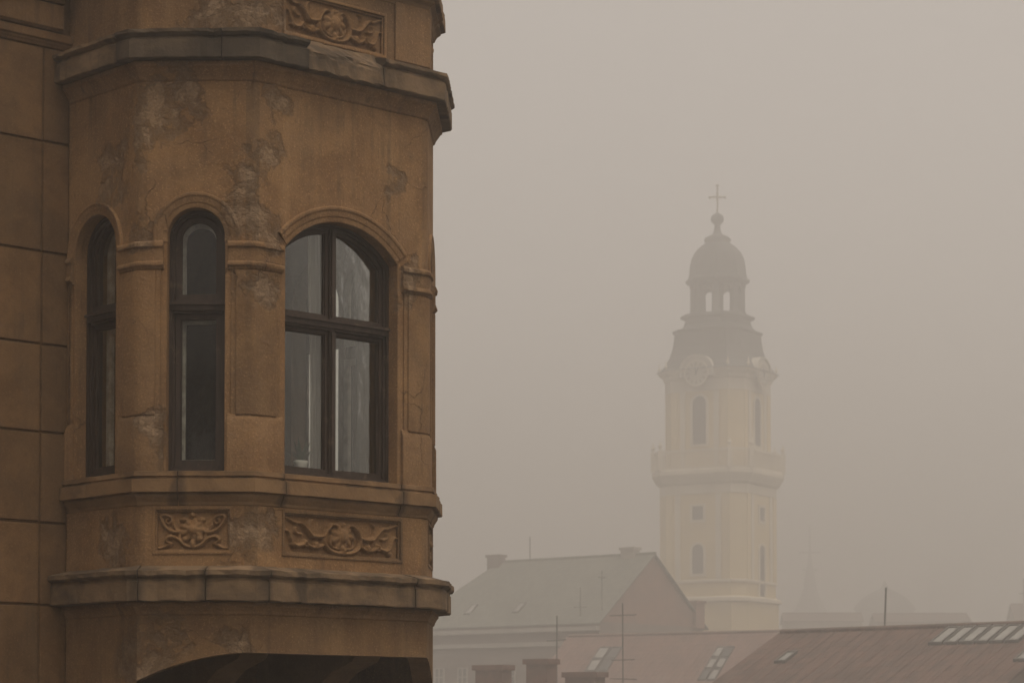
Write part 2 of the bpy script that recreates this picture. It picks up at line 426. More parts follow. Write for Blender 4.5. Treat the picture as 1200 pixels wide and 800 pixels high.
# openings
FMC, MC_Z, MR = .419, 5.285, .2135
LC, LR_, L_Z = .372, .270, 5.262
FFC, FF_Z, FFR = .850, 4.775, .728
Z_SILL = 3.555
HM = contour(FMC - MR, FMC + MR, Z_SILL, FMC, MC_Z, MR)
HR = contour(WM - FMC - MR, WM - FMC + MR, Z_SILL, WM - FMC, MC_Z, MR)
HL = contour(LC - LR_, LC + LR_, Z_SILL, LC, L_Z, LR_)
HS = contour(WL - LC - LR_, WL - LC + LR_, Z_SILL, WL - LC, L_Z, LR_)
HF = contour(.30, 1.40, Z_SILL, FFC, FF_Z, FFR, n=26)
Z_A, Z_B, Z_C = 2.55, 3.33, 6.60         # apron from A to B, window zone from B to C
def storey_walls(dz, top, windows, up_panel):
    b = MB()
    pan = lambda u0, u1, z0, z1: [(u0, z0 + dz), (u1, z0 + dz), (u1, z1 + dz), (u0, z1 + dz)]
    sh = lambda h: [(u, z + dz) for u, z in h]
    pf = pan(.30, 1.43, 2.972, 3.270) if not up_panel else pan(.29, 1.255, 2.885, 3.190)
    for F, ph in ((FL, None), (FM, pan(.130, .675, 2.972, 3.275) if not up_panel else None), (FF, pf), (FR, pan(.162, .707, 2.972, 3.275)), (FS, None)):
        wall_face(b, F, 0 if F is FL else FIL, F.w - (0 if F is FS else FIL), Z_A + dz, Z_B + dz, ph, .035, back=True)
    for F, h in ((FL, HL), (FM, HM), (FF, HF), (FR, HR), (FS, HS)):
        wall_face(b, F, 0 if F is FL else FIL, F.w - (0 if F is FS else FIL), Z_B + dz, top, sh(h) if windows else None, .24)
    return b
def corners(name, z0, z1, parent):
    for i in range(1, 5):
        pts = BAYR[BMID[i] - 2:BMID[i] + 3]
        mesh(name, [(*p, z) for z in (z0, z1) for p in pts], [(j, j + 1, j + 6, j + 5) for j in range(4)], 'plaster', parent, smooth=True)
b = storey_walls(0, Z_C, True, False)
bay = b.out('oriel_wall', 'plaster', house)
up_bay = storey_walls(STOREY, 10.9, True, True).out('oriel_wall', 'plaster', house)
corners('rounded_corner', Z_A, Z_C, bay); corners('rounded_corner', Z_A + STOREY, 10.9, up_bay)

# ------------------------------------------------------------------ underside of the bay
b = MB()
zb = 2.232
wall_face(b, FF, 0, WF, zb, Z_A)
def arch_low(F, rev):
    """apron of a canted face cut by a rising quarter arch"""
    n = 32; top = []
    for i in range(n + 1):
        t = i / n; u = F.w * t
        x = (1 - t) if not rev else t
        top.append((u, zb - .205 * x ** 2.0))
    for i in range(n):
        (u, z), (uu, zz) = top[i], top[i + 1]
        b.add([F.P(u, z), F.P(uu, zz), F.P(uu, Z_A), F.P(u, Z_A)], [(0, 1, 2, 3)])
        b.add([F.P(u, z), F.P(uu, zz), F.P(uu, zz, -.16), F.P(u, z, -.16)], [(0, 1, 2, 3)])
    return top
tM = arch_low(FM, False)
b.add([FF.P(0, zb), FF.P(WF, zb), FF.P(WF, zb, -.16), FF.P(0, zb, -.16)], [(0, 1, 2, 3)])
for F, rev in ((FL, True),):
    b.add([F.P(0, 1.2), F.P(F.w, 1.90), F.P(F.w, Z_A), F.P(0, Z_A)], [(0, 1, 2, 3)])
arch_low(FR, True)
b.add([FS.P(0, zb - .235), FS.P(FS.w * .35, 1.90), FS.P(FS.w, 1.25), FS.P(FS.w, Z_A), FS.P(0, Z_A)], [(0, 1, 2, 3, 4)])
b.add([FS.P(0, zb - .235), FS.P(FS.w * .35, 1.90), FS.P(FS.w * .35, 1.90, -.16), FS.P(0, zb - .235, -.16)], [(0, 1, 2, 3)])
b.out('oriel_apron', 'plaster', house)
# soffit and curved brackets below
b = MB()
inn = [C0 + dF * .16, C1 + (FL.n + FM.n) / (1 + np.dot(FL.n, FM.n)) * -.16, C2 + (FM.n + FF.n) / (1 + np.dot(FM.n, FF.n)) * -.16, C3 + (FF.n + FR.n) / (1 + np.dot(FF.n, FR.n)) * -.16, C4 + (FR.n + FS.n) / (1 + np.dot(FR.n, FS.n)) * -.16, C5 - dF * .16]
b.loft([[(*p, 2.42) for p in inn], [(*p, 2.50) for p in inn]])
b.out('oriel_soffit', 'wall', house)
for uu in (.85, 1.95):
    b = MB(); F = Face(C0 + dF * uu, C0 + dF * uu + FW.n, None)
    pr = [(.0, 2.415), (1.30, 2.415), (1.30, 2.33), (1.20, 2.20), (.95, 2.12), (.7, 1.95), (.45, 1.6), (.30, 1.2), (.26, .9), (0, .8)]
    n = len(pr); q = [(C0 + dF * (uu + k) + FW.n * x) for k in (-.13, .13) for x, z in pr]
    vs = [(*p, pr[i % n][1]) for i, p in enumerate(q)]
    b.add(vs, [tuple(range(n)), tuple(range(2 * n - 1, n - 1, -1))] + [(i, n + i, n + (i + 1) % n, (i + 1) % n) for i in range(n)])
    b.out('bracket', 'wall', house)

# ------------------------------------------------------------------ cornices, stone by stone
def split(prof, grow=True):
    if max(o for o, z in prof) > .11: prof = [(o * 1.2 if o > .09 else o, z) for o, z in prof]
    k = max(i for i, (o, z) in enumerate(prof) if o > .10) if max(o for o, z in prof) > .10 else None
    if k is None: return prof, None
    zc = prof[k][1]
    return prof[:k + 1] + [(-.02, zc)], [(-.02, zc - .003)] + [(prof[k + 1][0], zc - .003)] + prof[k + 1:]
def stones(name, prof, cuts, mat, seed, sooty=None, jit=.0022, chip=.020, alt=None):
    c = [0] + cuts + [LB[-1]]
    prof, cove = split(prof)
    if cove: sweep('cove_moulding', BAY, cove, 'trim', house, jit=.0008, seed=seed + 50)
    sooty = sooty[:len(prof)]
    for i in range(len(c) - 1):
        pr = prof if not alt or i not in alt else alt[i]
        so = sooty if not alt or i not in alt else [.5] * len(pr)
        sweep(name, BAY, pr, mat, house, c[i], c[i + 1], jit=jit, seed=seed + i, sooty=so, chip=chip, gap=.0035)
low = [(-.02, 2.872), (.015, 2.862), (.105, 2.836), (.142, 2.826), (.142, 2.792), (.128, 2.776), (.112, 2.770), (.112, 2.752), (.120, 2.742), (.120, 2.610), (.112, 2.602), (.046, 2.598), (.045, 2.572), (.034, 2.562), (.018, 2.535), (.012, 2.512), (.0, 2.505), (-.02, 2.49)]
lso = [.9, .9, .9, .8, .7, .9, .9, .6, .15, .15, .6, .4, .2, .2, .2, .2, .1, .1]
stones('cornice_stone', low, [LB[1] + .03, LB[1] + .52, LB[2] + .05, LB[2] + .36, LB[3] - .24, LB[3] + .40, LB[4] + .02], 'stone', 10, lso)
up = [(-.02, 2.86), (.010, 2.845), (.110, 2.818), (.140, 2.810), (.140, 2.785), (.126, 2.770), (.108, 2.762), (.108, 2.748), (.124, 2.738), (.124, 2.605), (.114, 2.597), (.072, 2.592), (.071, 2.560), (.056, 2.548), (.034, 2.515), (.018, 2.490), (.012, 2.470), (.0, 2.460), (-.02, 2.45)]
up = [(o, z + STOREY) for o, z in up]
broken = [(-.02, 2.872), (.025, 2.850), (.070, 2.800), (.098, 2.770), (.110, 2.745), (.116, 2.735), (.120, 2.725), (.124, 2.70), (.124, 2.605), (.114, 2.597), (.072, 2.592), (.071, 2.560), (.056, 2.548), (.034, 2.515), (.018, 2.490), (.012, 2.470), (.0, 2.460), (-.02, 2.45)]
broken = [(o, z + STOREY) for o, z in broken]
uso = [1, 1, 1, 1, .9, 1, 1, .9, .75, .6, .7, .4, .1, .1, .1, .1, .1, .1, .1]
sweep('cove_moulding', BAY, split(up)[1], 'trim', house, jit=.0008, seed=39)
uc = [LB[1] - .10, LB[1] + .62, LB[2] + .40, LB[2] + 1.13, LB[3] + .45, LB[4] + .02]
for i in range(len(uc) + 1):
    c = [0] + uc + [LB[-1]]
    pr = split(broken if i == 3 else up)[0]
    sweep('cornice_stone', BAY, pr, 'stone_top' if i in (1, 2) else 'stone', house, c[i], c[i + 1], jit=.006 if i == 3 else .002, seed=40 + i,
          sooty=(([.2, .2, .9, .9] + [.9] * 4 + [.5] * 10) if i == 3 else [x * (1 if i < 4 else .6) for x in uso])[:len(pr)], chip=.012, gap=.0035, step=.05)
sill = [(-.26, 3.575), (.030, 3.556), (.050, 3.552), (.052, 3.520), (.040, 3.512), (.040, 3.500), (.076, 3.494), (.076, 3.402), (.066, 3.395), (.040, 3.392), (.038, 3.372), (.026, 3.352), (.012, 3.330), (.008, 3.312), (.0, 3.305), (-.02, 3.30)]
sso = [.7, .8, .7, .5, 1, 1, .3, .12, .8, .7, .2, .1, .1, .1, 0, 0]
stones('sill_stone', sill, [LB[1] + .30, LB[2] + .26, LB[3] - .30, LB[3] + .42, LB[4] + .1], 'sillstone', 70, sso, chip=.006, jit=.0009)
sweep('sill_stone', BAY, [(o + (.02 if o > .03 else 0), z + STOREY) for o, z in sill], 'sillstone', house, jit=.002, seed=99, sooty=sso, chip=.008)

# ------------------------------------------------------------------ pilasters at the corners of the bay
LR = path_len(BAYR); LM = [LR[i] for i in BMID]
def pilaster(s0, s1, dz=0.0, seed=0, wide=.012):
    kw = dict(step=.2)
    def seg(nm, o, z0, z1, a=0.0, jit=0.0, mat='trim', extra=None):
        pr = [(-.01, z1 + dz), (o, z1 + dz), (o, z0 + dz), (-.01, z0 + dz)] if extra is None else [(x, z + dz) for x, z in extra]
        return sweep(nm, BAYR, pr, mat, pil, s0 + a, s1 - a, step=.06, jit=jit, seed=seed)
    pil = sweep('pilaster', BAYR, [(-.01, 5.055 + dz), (.010, 5.055 + dz), (.010, 3.90 + dz), (-.01, 3.90 + dz)], 'plaster', house, s0 + .012, s1 - .012, step=.2)
    mid = seg('shaft_panel', .020, 3.97, 5.03, .05, .0008)
    seg('base', .05, 3.545, 3.93, -.012, .0018, extra=[(-.01, 3.985), (.010, 3.975), (.020, 3.950), (.030, 3.925), (.030, 3.545), (-.01, 3.545)])
    seg('capital', .05, 0, 0, -.010, .0022, extra=[(-.01, 5.25), (.026, 5.245), (.038, 5.228), (.038, 5.205), (.024, 5.195), (.022, 5.098), (.034, 5.088), (.036, 5.066), (.024, 5.056), (.016, 5.04), (-.01, 5.035)])
    for o_ in [pil] + list(pil.children):
        o_.data.polygons.foreach_set('use_smooth', [True] * len(o_.data.polygons)); o_.data.set_sharp_from_angle(angle=R(28))
    return pil
for dz in (0, STOREY):
    pilaster(LM[1] - .225, LM[1] + .170, dz, 1)
    pilaster(LM[2] - .170, LM[2] + .255, dz, 2)
    pilaster(LM[3] - .255, LM[3] + .170, dz, 3)
    pilaster(LM[4] - .170, LM[4] + .225, dz, 4)
    for s0, s1 in ((.004, .075), (LR[-1] - .075, LR[-1] - .004)):
        pilaster(s0, s1, dz, 5)
# flat strips on the upper apron
for s0, s1 in ((LB[3] - .345, LB[3] + .15), (LB[2] - .15, LB[2] + .16)):
    if s0 > LB[2]:
        sweep('apron_strip', BAY, [(-.01, 7.30), (.022, 7.295), (.022, 6.84), (-.01, 6.835)], 'plaster', house, s0, s1, step=.1, jit=.001)

# ------------------------------------------------------------------ archivolts
def archivolt(F, uc, cz, r0, prof, zlow, dz=0.0, half=None):
    """moulding round an arch; prof = [(radius beyond r0, offset)]"""
    n = 30; rings = []; prof = [(r, o * (.5 if o > 0 else 1)) for r, o in prof]
    a0 = 0.0 if half is None else math.acos(half)
    for i in range(n + 1):
        a = a0 + (math.pi - 2 * a0) * i / n
        rings.append([F.P(uc + (r0 + r) * math.cos(a), cz + dz + (r0 + r) * math.sin(a), o) for r, o in prof])
    if half is None:
        rings = [[F.P(uc + (r0 + r), zlow + dz, o) for r, o in prof]] + rings + [[F.P(uc - (r0 + r), zlow + dz, o) for r, o in prof]]
    MB().loft(rings).out('arch_moulding', 'trim', house)
pm_ = [(-.004, -.06), (-.004, .006), (.018, .014), (.030, .014), (.036, .024), (.060, .032), (.080, .036), (.086, .046), (.104, .048), (.110, .040), (.110, -.01)]
pf_ = [(-.004, -.06), (-.004, .004), (.022, .012), (.034, .012), (.040, .024), (.062, .030), (.082, .034), (.088, .048), (.106, .052), (.116, .042), (.118, -.01)]
for dz in (0, STOREY):
    archivolt(FM, FMC, MC_Z, MR, pm_, 5.24, dz)
    archivolt(FR, WM - FMC, MC_Z, MR, pm_, 5.24, dz)
    archivolt(FL, LC, L_Z, LR_, [(r * .78, o) for r, o in pm_], 5.24, dz)
    archivolt(FS, WL - LC, L_Z, LR_, [(r * .78, o) for r, o in pm_], 5.24, dz)
    archivolt(FF, FFC, FF_Z, FFR, pf_, 5.2, dz, half=.742)

# ------------------------------------------------------------------ carved panels
def spiral(cx, cy, r0, r1, a0, a1, n=26):
    return [(cx + (r0 + (r1 - r0) * i / n) * math.cos(a0 + (a1 - a0) * i / n), cy + (r0 + (r1 - r0) * i / n) * math.sin(a0 + (a1 - a0) * i / n)) for i in range(n + 1)]
def bez(p0, p1, p2, p3, n=16):
    o = []
    for i in range(n + 1):
        t = i / n; s = 1 - t
        o.append(tuple(s ** 3 * a + 3 * s * s * t * b_ + 3 * s * t * t * c + t ** 3 * d for a, b_, c, d in zip(p0, p1, p2, p3)))
    return o
def relief(F, u0, u1, z0, z1, depth, strokes, blobs, seed, name='relief'):
    """carved field: height field of tapered strokes [(pts, r_start, r_end, height)] and blobs, panel coords x 0..w, y 0..h"""
    w, h = u1 - u0, z1 - z0
    nx, ny = int(w / .0055), int(h / .0055)
    X, Y = np.meshgrid(np.linspace(0, w, nx), np.linspace(0, h, ny))
    H = np.zeros_like(X)
    for pts, ra, rb, hh in strokes:
        for k in range(len(pts) - 1):
            (x0, y0), (x1, y1) = pts[k], pts[k + 1]
            dx, dy = x1 - x0, y1 - y0; l2 = dx * dx + dy * dy + 1e-9
            t = np.clip(((X - x0) * dx + (Y - y0) * dy) / l2, 0, 1)
            d = np.hypot(X - x0 - t * dx, Y - y0 - t * dy)
            r = ra + (rb - ra) * (k + t) / (len(pts) - 1)
            q = np.clip(1 - (d / r) ** 2, 0, 1)
            side = ((X - x0) * dy - (Y - y0) * dx) / math.sqrt(l2) / r
            H = np.maximum(H, hh * q ** .38 * (.84 + .16 * np.cos(side * 7.0)))
    for (x, y, rx, ry, hh, petals) in blobs:
        a = np.arctan2(Y - y, X - x); rr = np.hypot((X - x) / rx, (Y - y) / ry)
        edge = 1 + (.10 * np.cos(a * petals) if petals else 0)
        q = np.clip(1 - (rr / edge) ** 2, 0, 1)
        v = hh * q ** .42
        if petals: v = v * (.82 + .18 * np.abs(np.cos(a * petals / 2)))
        H = np.maximum(H, v)
    rn = np.random.RandomState(seed); N = rn.rand(ny, nx) * .0015
    H = H * 1.45 + N
    H[0, :] = H[-1, :] = 0; H[:, 0] = H[:, -1] = 0
    vs = []
    for j in range(ny):
        for i in range(nx): vs.append(F.P(u0 + X[j, i], z0 + Y[j, i], -depth + .002 + H[j, i]))
    fs = [(j * nx + i, j * nx + i + 1, (j + 1) * nx + i + 1, (j + 1) * nx + i) for j in range(ny - 1) for i in range(nx - 1)]
    return mesh(name, vs, fs, 'carve', house, smooth=True)
def mir(st, w): return st + [([(w - x, y) for x, y in p], a, c, h) for p, a, c, h in st]
def small_panel(F, u0, dz=0.0):
    w, h = .545, .303; k = 1 / 1670
    q = lambda x, y: ((x - 105) * k, (650 - y) * k)
    st = [(bez(q(400, 415), q(290, 430), q(200, 360), q(165, 235)), .014, .012, .026),
          (bez(q(165, 235), q(185, 190), q(260, 200), q(300, 250)) + spiral(*q(258, 275), .026, .008, -.2, -5.0), .013, .007, .022),
          (bez(q(555, 600), q(430, 600), q(420, 480), q(300, 470)), .013, .016, .026),
          (bez(q(300, 470), q(230, 470), q(220, 540), q(280, 545)), .018, .010, .028),
          (bez(q(290, 560), q(230, 580), q(210, 620), q(140, 610)), .018, .008, .024),
          (bez(q(395, 430), q(390, 560), q(480, 600), q(555, 600)), .012, .014, .022),
          (bez(q(330, 330), q(340, 380), q(380, 400), q(420, 400)), .010, .012, .018)]
    bl = [(*q(557, 385), .092, .082, .026, 9), (*q(557, 385), .046, .042, .040, 0), (*q(557, 205), .022, .022, .024, 0), (*q(557, 560), .020, .042, .032, 0),
          (*q(470, 500), .026, .022, .026, 5), (*q(645, 500), .026, .022, .026, 5), (*q(455, 265), .030, .020, .020, 4), (*q(660, 265), .030, .020, .020, 4)]
    relief(F, u0, u0 + w, 2.972 + dz, 3.275 + dz, .035, mir(st, w), bl, 3)
def wide_panel(F, u0, u1, z0, z1, seed):
    w, h = u1 - u0, z1 - z0
    q = lambda x, y: ((x - 95) / 995 * w, (500 - y) / 395 * h)
    st = [(bez(q(600, 470), q(430, 480), q(400, 330), q(480, 215)), .020, .014, .032),
          (bez(q(480, 215), q(510, 160), q(560, 190), q(545, 240)), .016, .010, .030),
          (bez(q(590, 420), q(500, 440), q(470, 380), q(500, 300)), .012, .010, .024),
          (bez(q(440, 300), q(400, 320), q(350, 330), q(320, 290)), .014, .018, .028),
          (bez(q(330, 310), q(290, 260), q(260, 200), q(230, 190)), .022, .010, .034),
          (bez(q(320, 290), q(300, 220), q(310, 160), q(340, 150)), .016, .008, .026),
          (bez(q(420, 400), q(360, 450), q(300, 420), q(280, 370)) + spiral(*q(285, 400), .024, .008, 1.6, 6.6), .018, .009, .028),
          (bez(q(260, 400), q(200, 440), q(170, 400), q(160, 340)), .018, .012, .028),
          (bez(q(160, 340), q(150, 280), q(130, 260), q(110, 280)), .014, .008, .022),
          (bez(q(230, 190), q(170, 200), q(150, 150), q(115, 150)), .012, .010, .022),
          (bez(q(250, 300), q(210, 310), q(180, 280), q(200, 240)), .012, .010, .022)]
    bl = [(*q(592, 300), .108, .106, .030, 9), (*q(592, 300), .062, .066, .040, 0), (*q(592, 180), .036, .022, .030, 3), (*q(592, 440), .032, .050, .036, 3),
          (*q(370, 400), .036, .030, .028, 5), (*q(815, 400), .036, .030, .028, 5), (*q(180, 405), .026, .024, .026, 4), (*q(1005, 440), .026, .024, .026, 4)]
    relief(F, u0, u1, z0, z1, .035, mir(st, w), bl, seed)
small_panel(FM, .130); small_panel(FR, .162); small_panel(FR, .162, STOREY)
wide_panel(FF, .30, 1.43, 2.972, 3.270, 5); wide_panel(FF, .29, 1.255, 2.885 + STOREY, 3.19 + STOREY, 6)
def panel_frame(F, u0, u1, z0, z1):
    b = MB()
    ring(b, F, contour(u0 - .022, u1 + .022, z0 - .022, zt=z1 + .022), contour(u0, u1, z0, zt=z1), .007, -.02)
    ring(b, F, contour(u0, u1, z0, zt=z1), contour(u0 + .014, u1 - .014, z0 + .014, zt=z1 - .014), -.008, -.034)
    b.out('panel_frame', 'trim', house)
panel_frame(FM, .130, .675, 2.972, 3.275); panel_frame(FR, .162, .707, 2.972, 3.275)
panel_frame(FF, .30, 1.43, 2.972, 3.270); panel_frame(FF, .29, 1.255, 2.885 + STOREY, 3.19 + STOREY)

# ------------------------------------------------------------------ windows
def window(F, ua, ub, uc, cz, Rr, lights, dz, o=-.125, tz=None, inner=True):
    z0 = Z_SILL + .012 + dz; cz += dz; tz = dz + (4.735 if lights == 1 else 4.690); th = .10 if lights == 1 else .09; ft = .042 if lights == 1 else .038
    oc = contour(ua, ub, z0, uc, cz, Rr, .001); ic = contour(ua, ub, z0, uc, cz, Rr, ft)
    b = MB(); ring(b, F, oc, ic, o, o - .10)
    ring(b, F, contour(ua, ub, z0, uc, cz, Rr, .0015), contour(ua, ub, z0, uc, cz, Rr, .022), o + .022, o - .001)
    win = b.out('window', 'wood', house)
    b = MB()
    fbox(b, F, ua + ft - .002, ub - ft + .002, tz, tz + th, o + .012, o - .09)
    fbox(b, F, ua + .02, ub - .02, tz + .020, tz + .060, o + .034, o + .010)
    fbox(b, F, ua + .012, ub - .012, tz + .060, tz + .078, o + .052, o + .010)
    b.out('transom', 'wood', win)
    um = [ua + ft, ub - ft]
    if lights == 2:
        mu = (ua + ub) / 2; top = cz + math.sqrt((Rr - ft) ** 2 - (mu - uc) ** 2)
        for (za, zc) in ((z0 + ft - .002, tz + .002), (tz + th - .002, top + .004)):
            b = MB(); fbox(b, F, mu - .025, mu + .025, za, zc, o + .004, o - .09)
            fbox(b, F, mu - .016, mu + .016, za + .01, zc - .01, o + .022, o + .002)
            b.out('mullion', 'wood', win)
        um = [ua + ft, mu - .025, mu + .025, ub - ft]
    st = .038 if lights == 1 else .028
    for i in range(0, len(um), 2):
        x0, x1 = um[i], um[i + 1]
        for k, (lo, hi) in enumerate(((z0 + ft, tz), (tz + th, None))):
            if hi is None:
                C = lambda ins: contour(x0, x1, lo, uc, cz, Rr - ft, ins)
            else:
                C = lambda ins: contour(x0, x1, lo, inset=ins, zt=hi)
            b = MB(); ring(b, F, C(.002), C(st), o - .018, o - .060); sash = b.out('sash', 'wood', win)
            b = MB(); ring(b, F, C(st - .004), C(st + .008), o - .034, o - .050); b.out('putty_bead', 'wood', win)
            b = MB(); slab(b, F, C(st - .001), o - .040, o - .044); b.out('pane', 'glass', win)
            if inner and lights == 1:
                b = MB(); ring(b, F, C(.004), C(st + (.020 if lights == 1 else .004)), o - .130, o - .165); b.out('inner_sash', 'paint', win)
    return win
for dz in (0, STOREY):
    window(FM, FMC - MR, FMC + MR, FMC, MC_Z, MR, 1, dz)
    window(FL, LC - LR_, LC + LR_, LC, L_Z, LR_, 1, dz)
    window(FF, .30, 1.40, FFC, FF_Z, FFR, 2, dz)
    window(FR, WM - FMC - MR, WM - FMC + MR, WM - FMC, MC_Z, MR, 1, dz)
    window(FS, WL - LC - LR_, WL - LC + LR_, WL - LC, L_Z, LR_, 1, dz)

# ------------------------------------------------------------------ main walls, room and roof
DEPTH, LEFT, RIGHT, TOP = 8.0, -9.0, BAYW + .50, 10.9
FE = Face(C0 + dF * RIGHT, C0 + dF * RIGHT + dS * DEPTH)          # flank wall, u from the street corner
b = MB()
def wall_box(F, u0, u1, z0, z1, t=.40, o=0.0): fbox(b, F, u0, u1, z0, z1, o, o - t)
wall_box(FW, LEFT, -.004, 0, TOP); wall_box(FW, BAYW + .004, RIGHT, 0, TOP, .22); wall_box(FW, -.004, BAYW + .004, 0, 2.40)
wall_box(FW, -.004, BAYW + .004, 6.35, 7.35); wall_box(FW, -.004, BAYW + .004, 10.3, TOP)
main = b.out('wall', 'wall', house)
b = MB()
HE = contour(.83, 1.30, 3.62, 1.065, 5.43, .235); HI = contour(.50, 1.34, 3.58, .92, 5.40, .42)
wall_face(b, FE, .224, DEPTH, 0, 6.40, HE, .03); wall_face(b, FE, .224, DEPTH, 6.40, TOP)
wall_face(b, FE, .224, DEPTH, 2.6, 6.30, HI, .01, o=-.15)
b.add([FE.P(u, z, -.03) for u, z in HE] + [FE.P(u, z, -.15) for u, z in contour(.50, 1.34, 3.58, .92, 5.40, .42)], [(i, (i + 1) % len(HE), len(HE) + (i + 1) % len(HE), len(HE) + i) for i in range(len(HE))])
b.out('wall', 'wall', house)
b = MB(); ring(b, FE, contour(.83, 1.30, 3.62, 1.065, 5.43, .235, .001), contour(.83, 1.30, 3.62, 1.065, 5.43, .235, .014), -.004, -.03)
fbox(b, FE, .84, 1.29, 5.02, 5.22, -.003, -.03)
fw = b.out('window', 'wood', house)
b = MB(); slab(b, FE, contour(.83, 1.30, 3.62, 1.065, 5.43, .235, .012), -.014, -.018); b.out('pane', 'glass', fw)
# back and far walls, floors, ceiling
b = MB()
FB = Face(C0 + dF * RIGHT + dS * DEPTH, C0 + dF * LEFT + dS * DEPTH); FX = Face(C0 + dF * LEFT + dS * DEPTH, C0 + dF * LEFT)
wall_face(b, FB, 0, RIGHT - LEFT, 0, TOP); wall_face(b, FX, 0, DEPTH - .404, 0, TOP)
b.out('wall', 'wall', house)
b = MB()
q = [C0 + dF * -3.5 + dS * .41, C0 + dF * (RIGHT - .17) + dS * .41, C0 + dF * (RIGHT - .17) + dS * 5, C0 + dF * -3.5 + dS * 5]
for i, j in ((2, 3), (3, 0)):
    b.add([(*q[i], 2.62), (*q[j], 2.62), (*q[j], 6.3), (*q[i], 6.3)], [(0, 1, 2, 3)])
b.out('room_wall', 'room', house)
def plan(z, ins): 
    P = [C0 + dF * LEFT, C0 + dF * .02, C1, C2, C3, C4, C5 - dF * .02, C0 + dF * RIGHT, C0 + dF * RIGHT + dS * DEPTH, C0 + dF * LEFT + dS * DEPTH]
    c = sum(P) / len(P); out = []
    for i, p in enumerate(P):
        a = (p - P[i - 1]) / np.linalg.norm(p - P[i - 1]); d = (P[(i + 1) % len(P)] - p) / np.linalg.norm(P[(i + 1) % len(P)] - p)
        na, nd = np.array([-a[1], a[0]]), np.array([-d[1], d[0]])
        out.append((*(p + (na + nd) / (1 + np.dot(na, nd)) * ins), z))
    return out
MB().loft([plan(2.505, .06), plan(2.62, .06)]).out('floor_slab', 'floor', house)
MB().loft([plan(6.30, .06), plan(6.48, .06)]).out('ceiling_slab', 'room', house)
MB().loft([plan(TOP, -.25), plan(TOP + .25, -.30)]).out('eaves', 'stone', house)
MB().loft([plan(TOP + .25, -.25), plan(TOP + 1.9, 2.2)]).out('roof', 'tile_dark', house)

# plaster blocks on the main wall, joints recessed
ROWS = [0.02, .68, 1.33, 1.98, 2.605, 3.225, 3.907, 4.57, 5.272, 6.11, 6.83]
COLS = [-9.0, -7.4, -5.8, -4.2, -2.2, -.242, -.004]
for r_ in range(len(ROWS) - 1):
    for c in range(len(COLS) - 1):
        b = MB(); jr = random.Random(r_ * 17 + c); u0, u1, z0, z1 = COLS[c] + .005 + jr.uniform(-.0015, .002), COLS[c + 1] - (.005 + jr.uniform(-.0015, .002) if c < 5 else 0), ROWS[r_] + .006 + jr.uniform(-.002, .002), ROWS[r_ + 1] - .006 + jr.uniform(-.002, .002)
        e = .006
        b.add([FW.P(u0, z0, -.002), FW.P(u1, z0, -.002), FW.P(u1, z1, -.002), FW.P(u0, z1, -.002), FW.P(u0 + e, z0 + e, .016), FW.P(u1 - e, z0 + e, .016), FW.P(u1 - e, z1 - e, .016), FW.P(u0 + e, z1 - e, .016)],
              [(4, 5, 6, 7), (0, 1, 5, 4), (1, 2, 6, 5), (2, 3, 7, 6), (3, 0, 4, 7)])
        b.out('wall_block', 'wall', main)
WP = [C0 + dF * LEFT, C0 + dF * -.002]
sweep('string_course', WP, [(-.01, 6.95), (.05, 6.945), (.05, 6.885), (.034, 6.875), (.034, 6.862), (.024, 6.85), (.018, 6.835), (-.01, 6.83)], 'wall', house, step=.5)
WP2 = [C0 + dF * LEFT, C0 + dF * -.10]
sweep('string_course', WP2, [(-.01, 7.16), (.075, 7.155), (.075, 6.975), (.055, 6.955), (-.01, 6.952)], 'wall', house, step=.5)
sweep('string_course', WP2, [(-.01, 7.36), (.15, 7.35), (.15, 7.24), (.10, 7.21), (.085, 7.165), (-.01, 7.162)], 'wall', house, step=.5)

# things inside the front window
def curtain(u0, u1, z0, z1, o, mat, label, folds, amp, seed):
    rn = random.Random(seed); nu = folds * 10; vs = []; fs = []; nz = 8
    ph = [rn.uniform(.7, 1.3) for _ in range(folds + 2)]
    for j in range(nz + 1):
        t = j / nz; z = z0 + (z1 - z0) * t
        for i in range(nu + 1):
            s = i / nu; k = s * folds
            d = amp * math.sin(2 * math.pi * k) * ph[int(k)] * (.65 + .35 * (1 - t)) + .01 * math.sin(5 * t + 9 * s)
            vs.append(FF.P(u0 + (u1 - u0) * s + .008 * math.sin(3 * t + seed), z, o + d))
    for j in range(nz):
        for i in range(nu): fs.append((j * (nu + 1) + i, j * (nu + 1) + i + 1, (j + 1) * (nu + 1) + i + 1, (j + 1) * (nu + 1) + i))
    o_ = mesh('curtain', vs, fs, mat, smooth=True, loc=FF.P((u0 + u1) / 2, z0, o))
    return props(o_, label, 'curtain', 'curtains in the wide window')
curtain(.775, .935, 3.50, 5.46, -.31, 'curtain', 'pale grey pleated curtain hanging straight down left of the wide window\'s middle post', 4, .022, 1)
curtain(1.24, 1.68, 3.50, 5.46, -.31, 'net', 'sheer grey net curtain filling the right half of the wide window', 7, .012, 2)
p0 = FF.P(.70, 3.60, -.31)
pp = root('potted_plant', p0, 'small dark leafy plant in a white pot inside the wide window, lower left corner', 'potted plant')
MB().lathe(p0, [(.030, 0), (.042, .005), (.052, .09), (.056, .105), (.050, .11), (.046, .10)], 16).out('pot', 'pot', pp, smooth=True)
b = MB(); rn = random.Random(4)
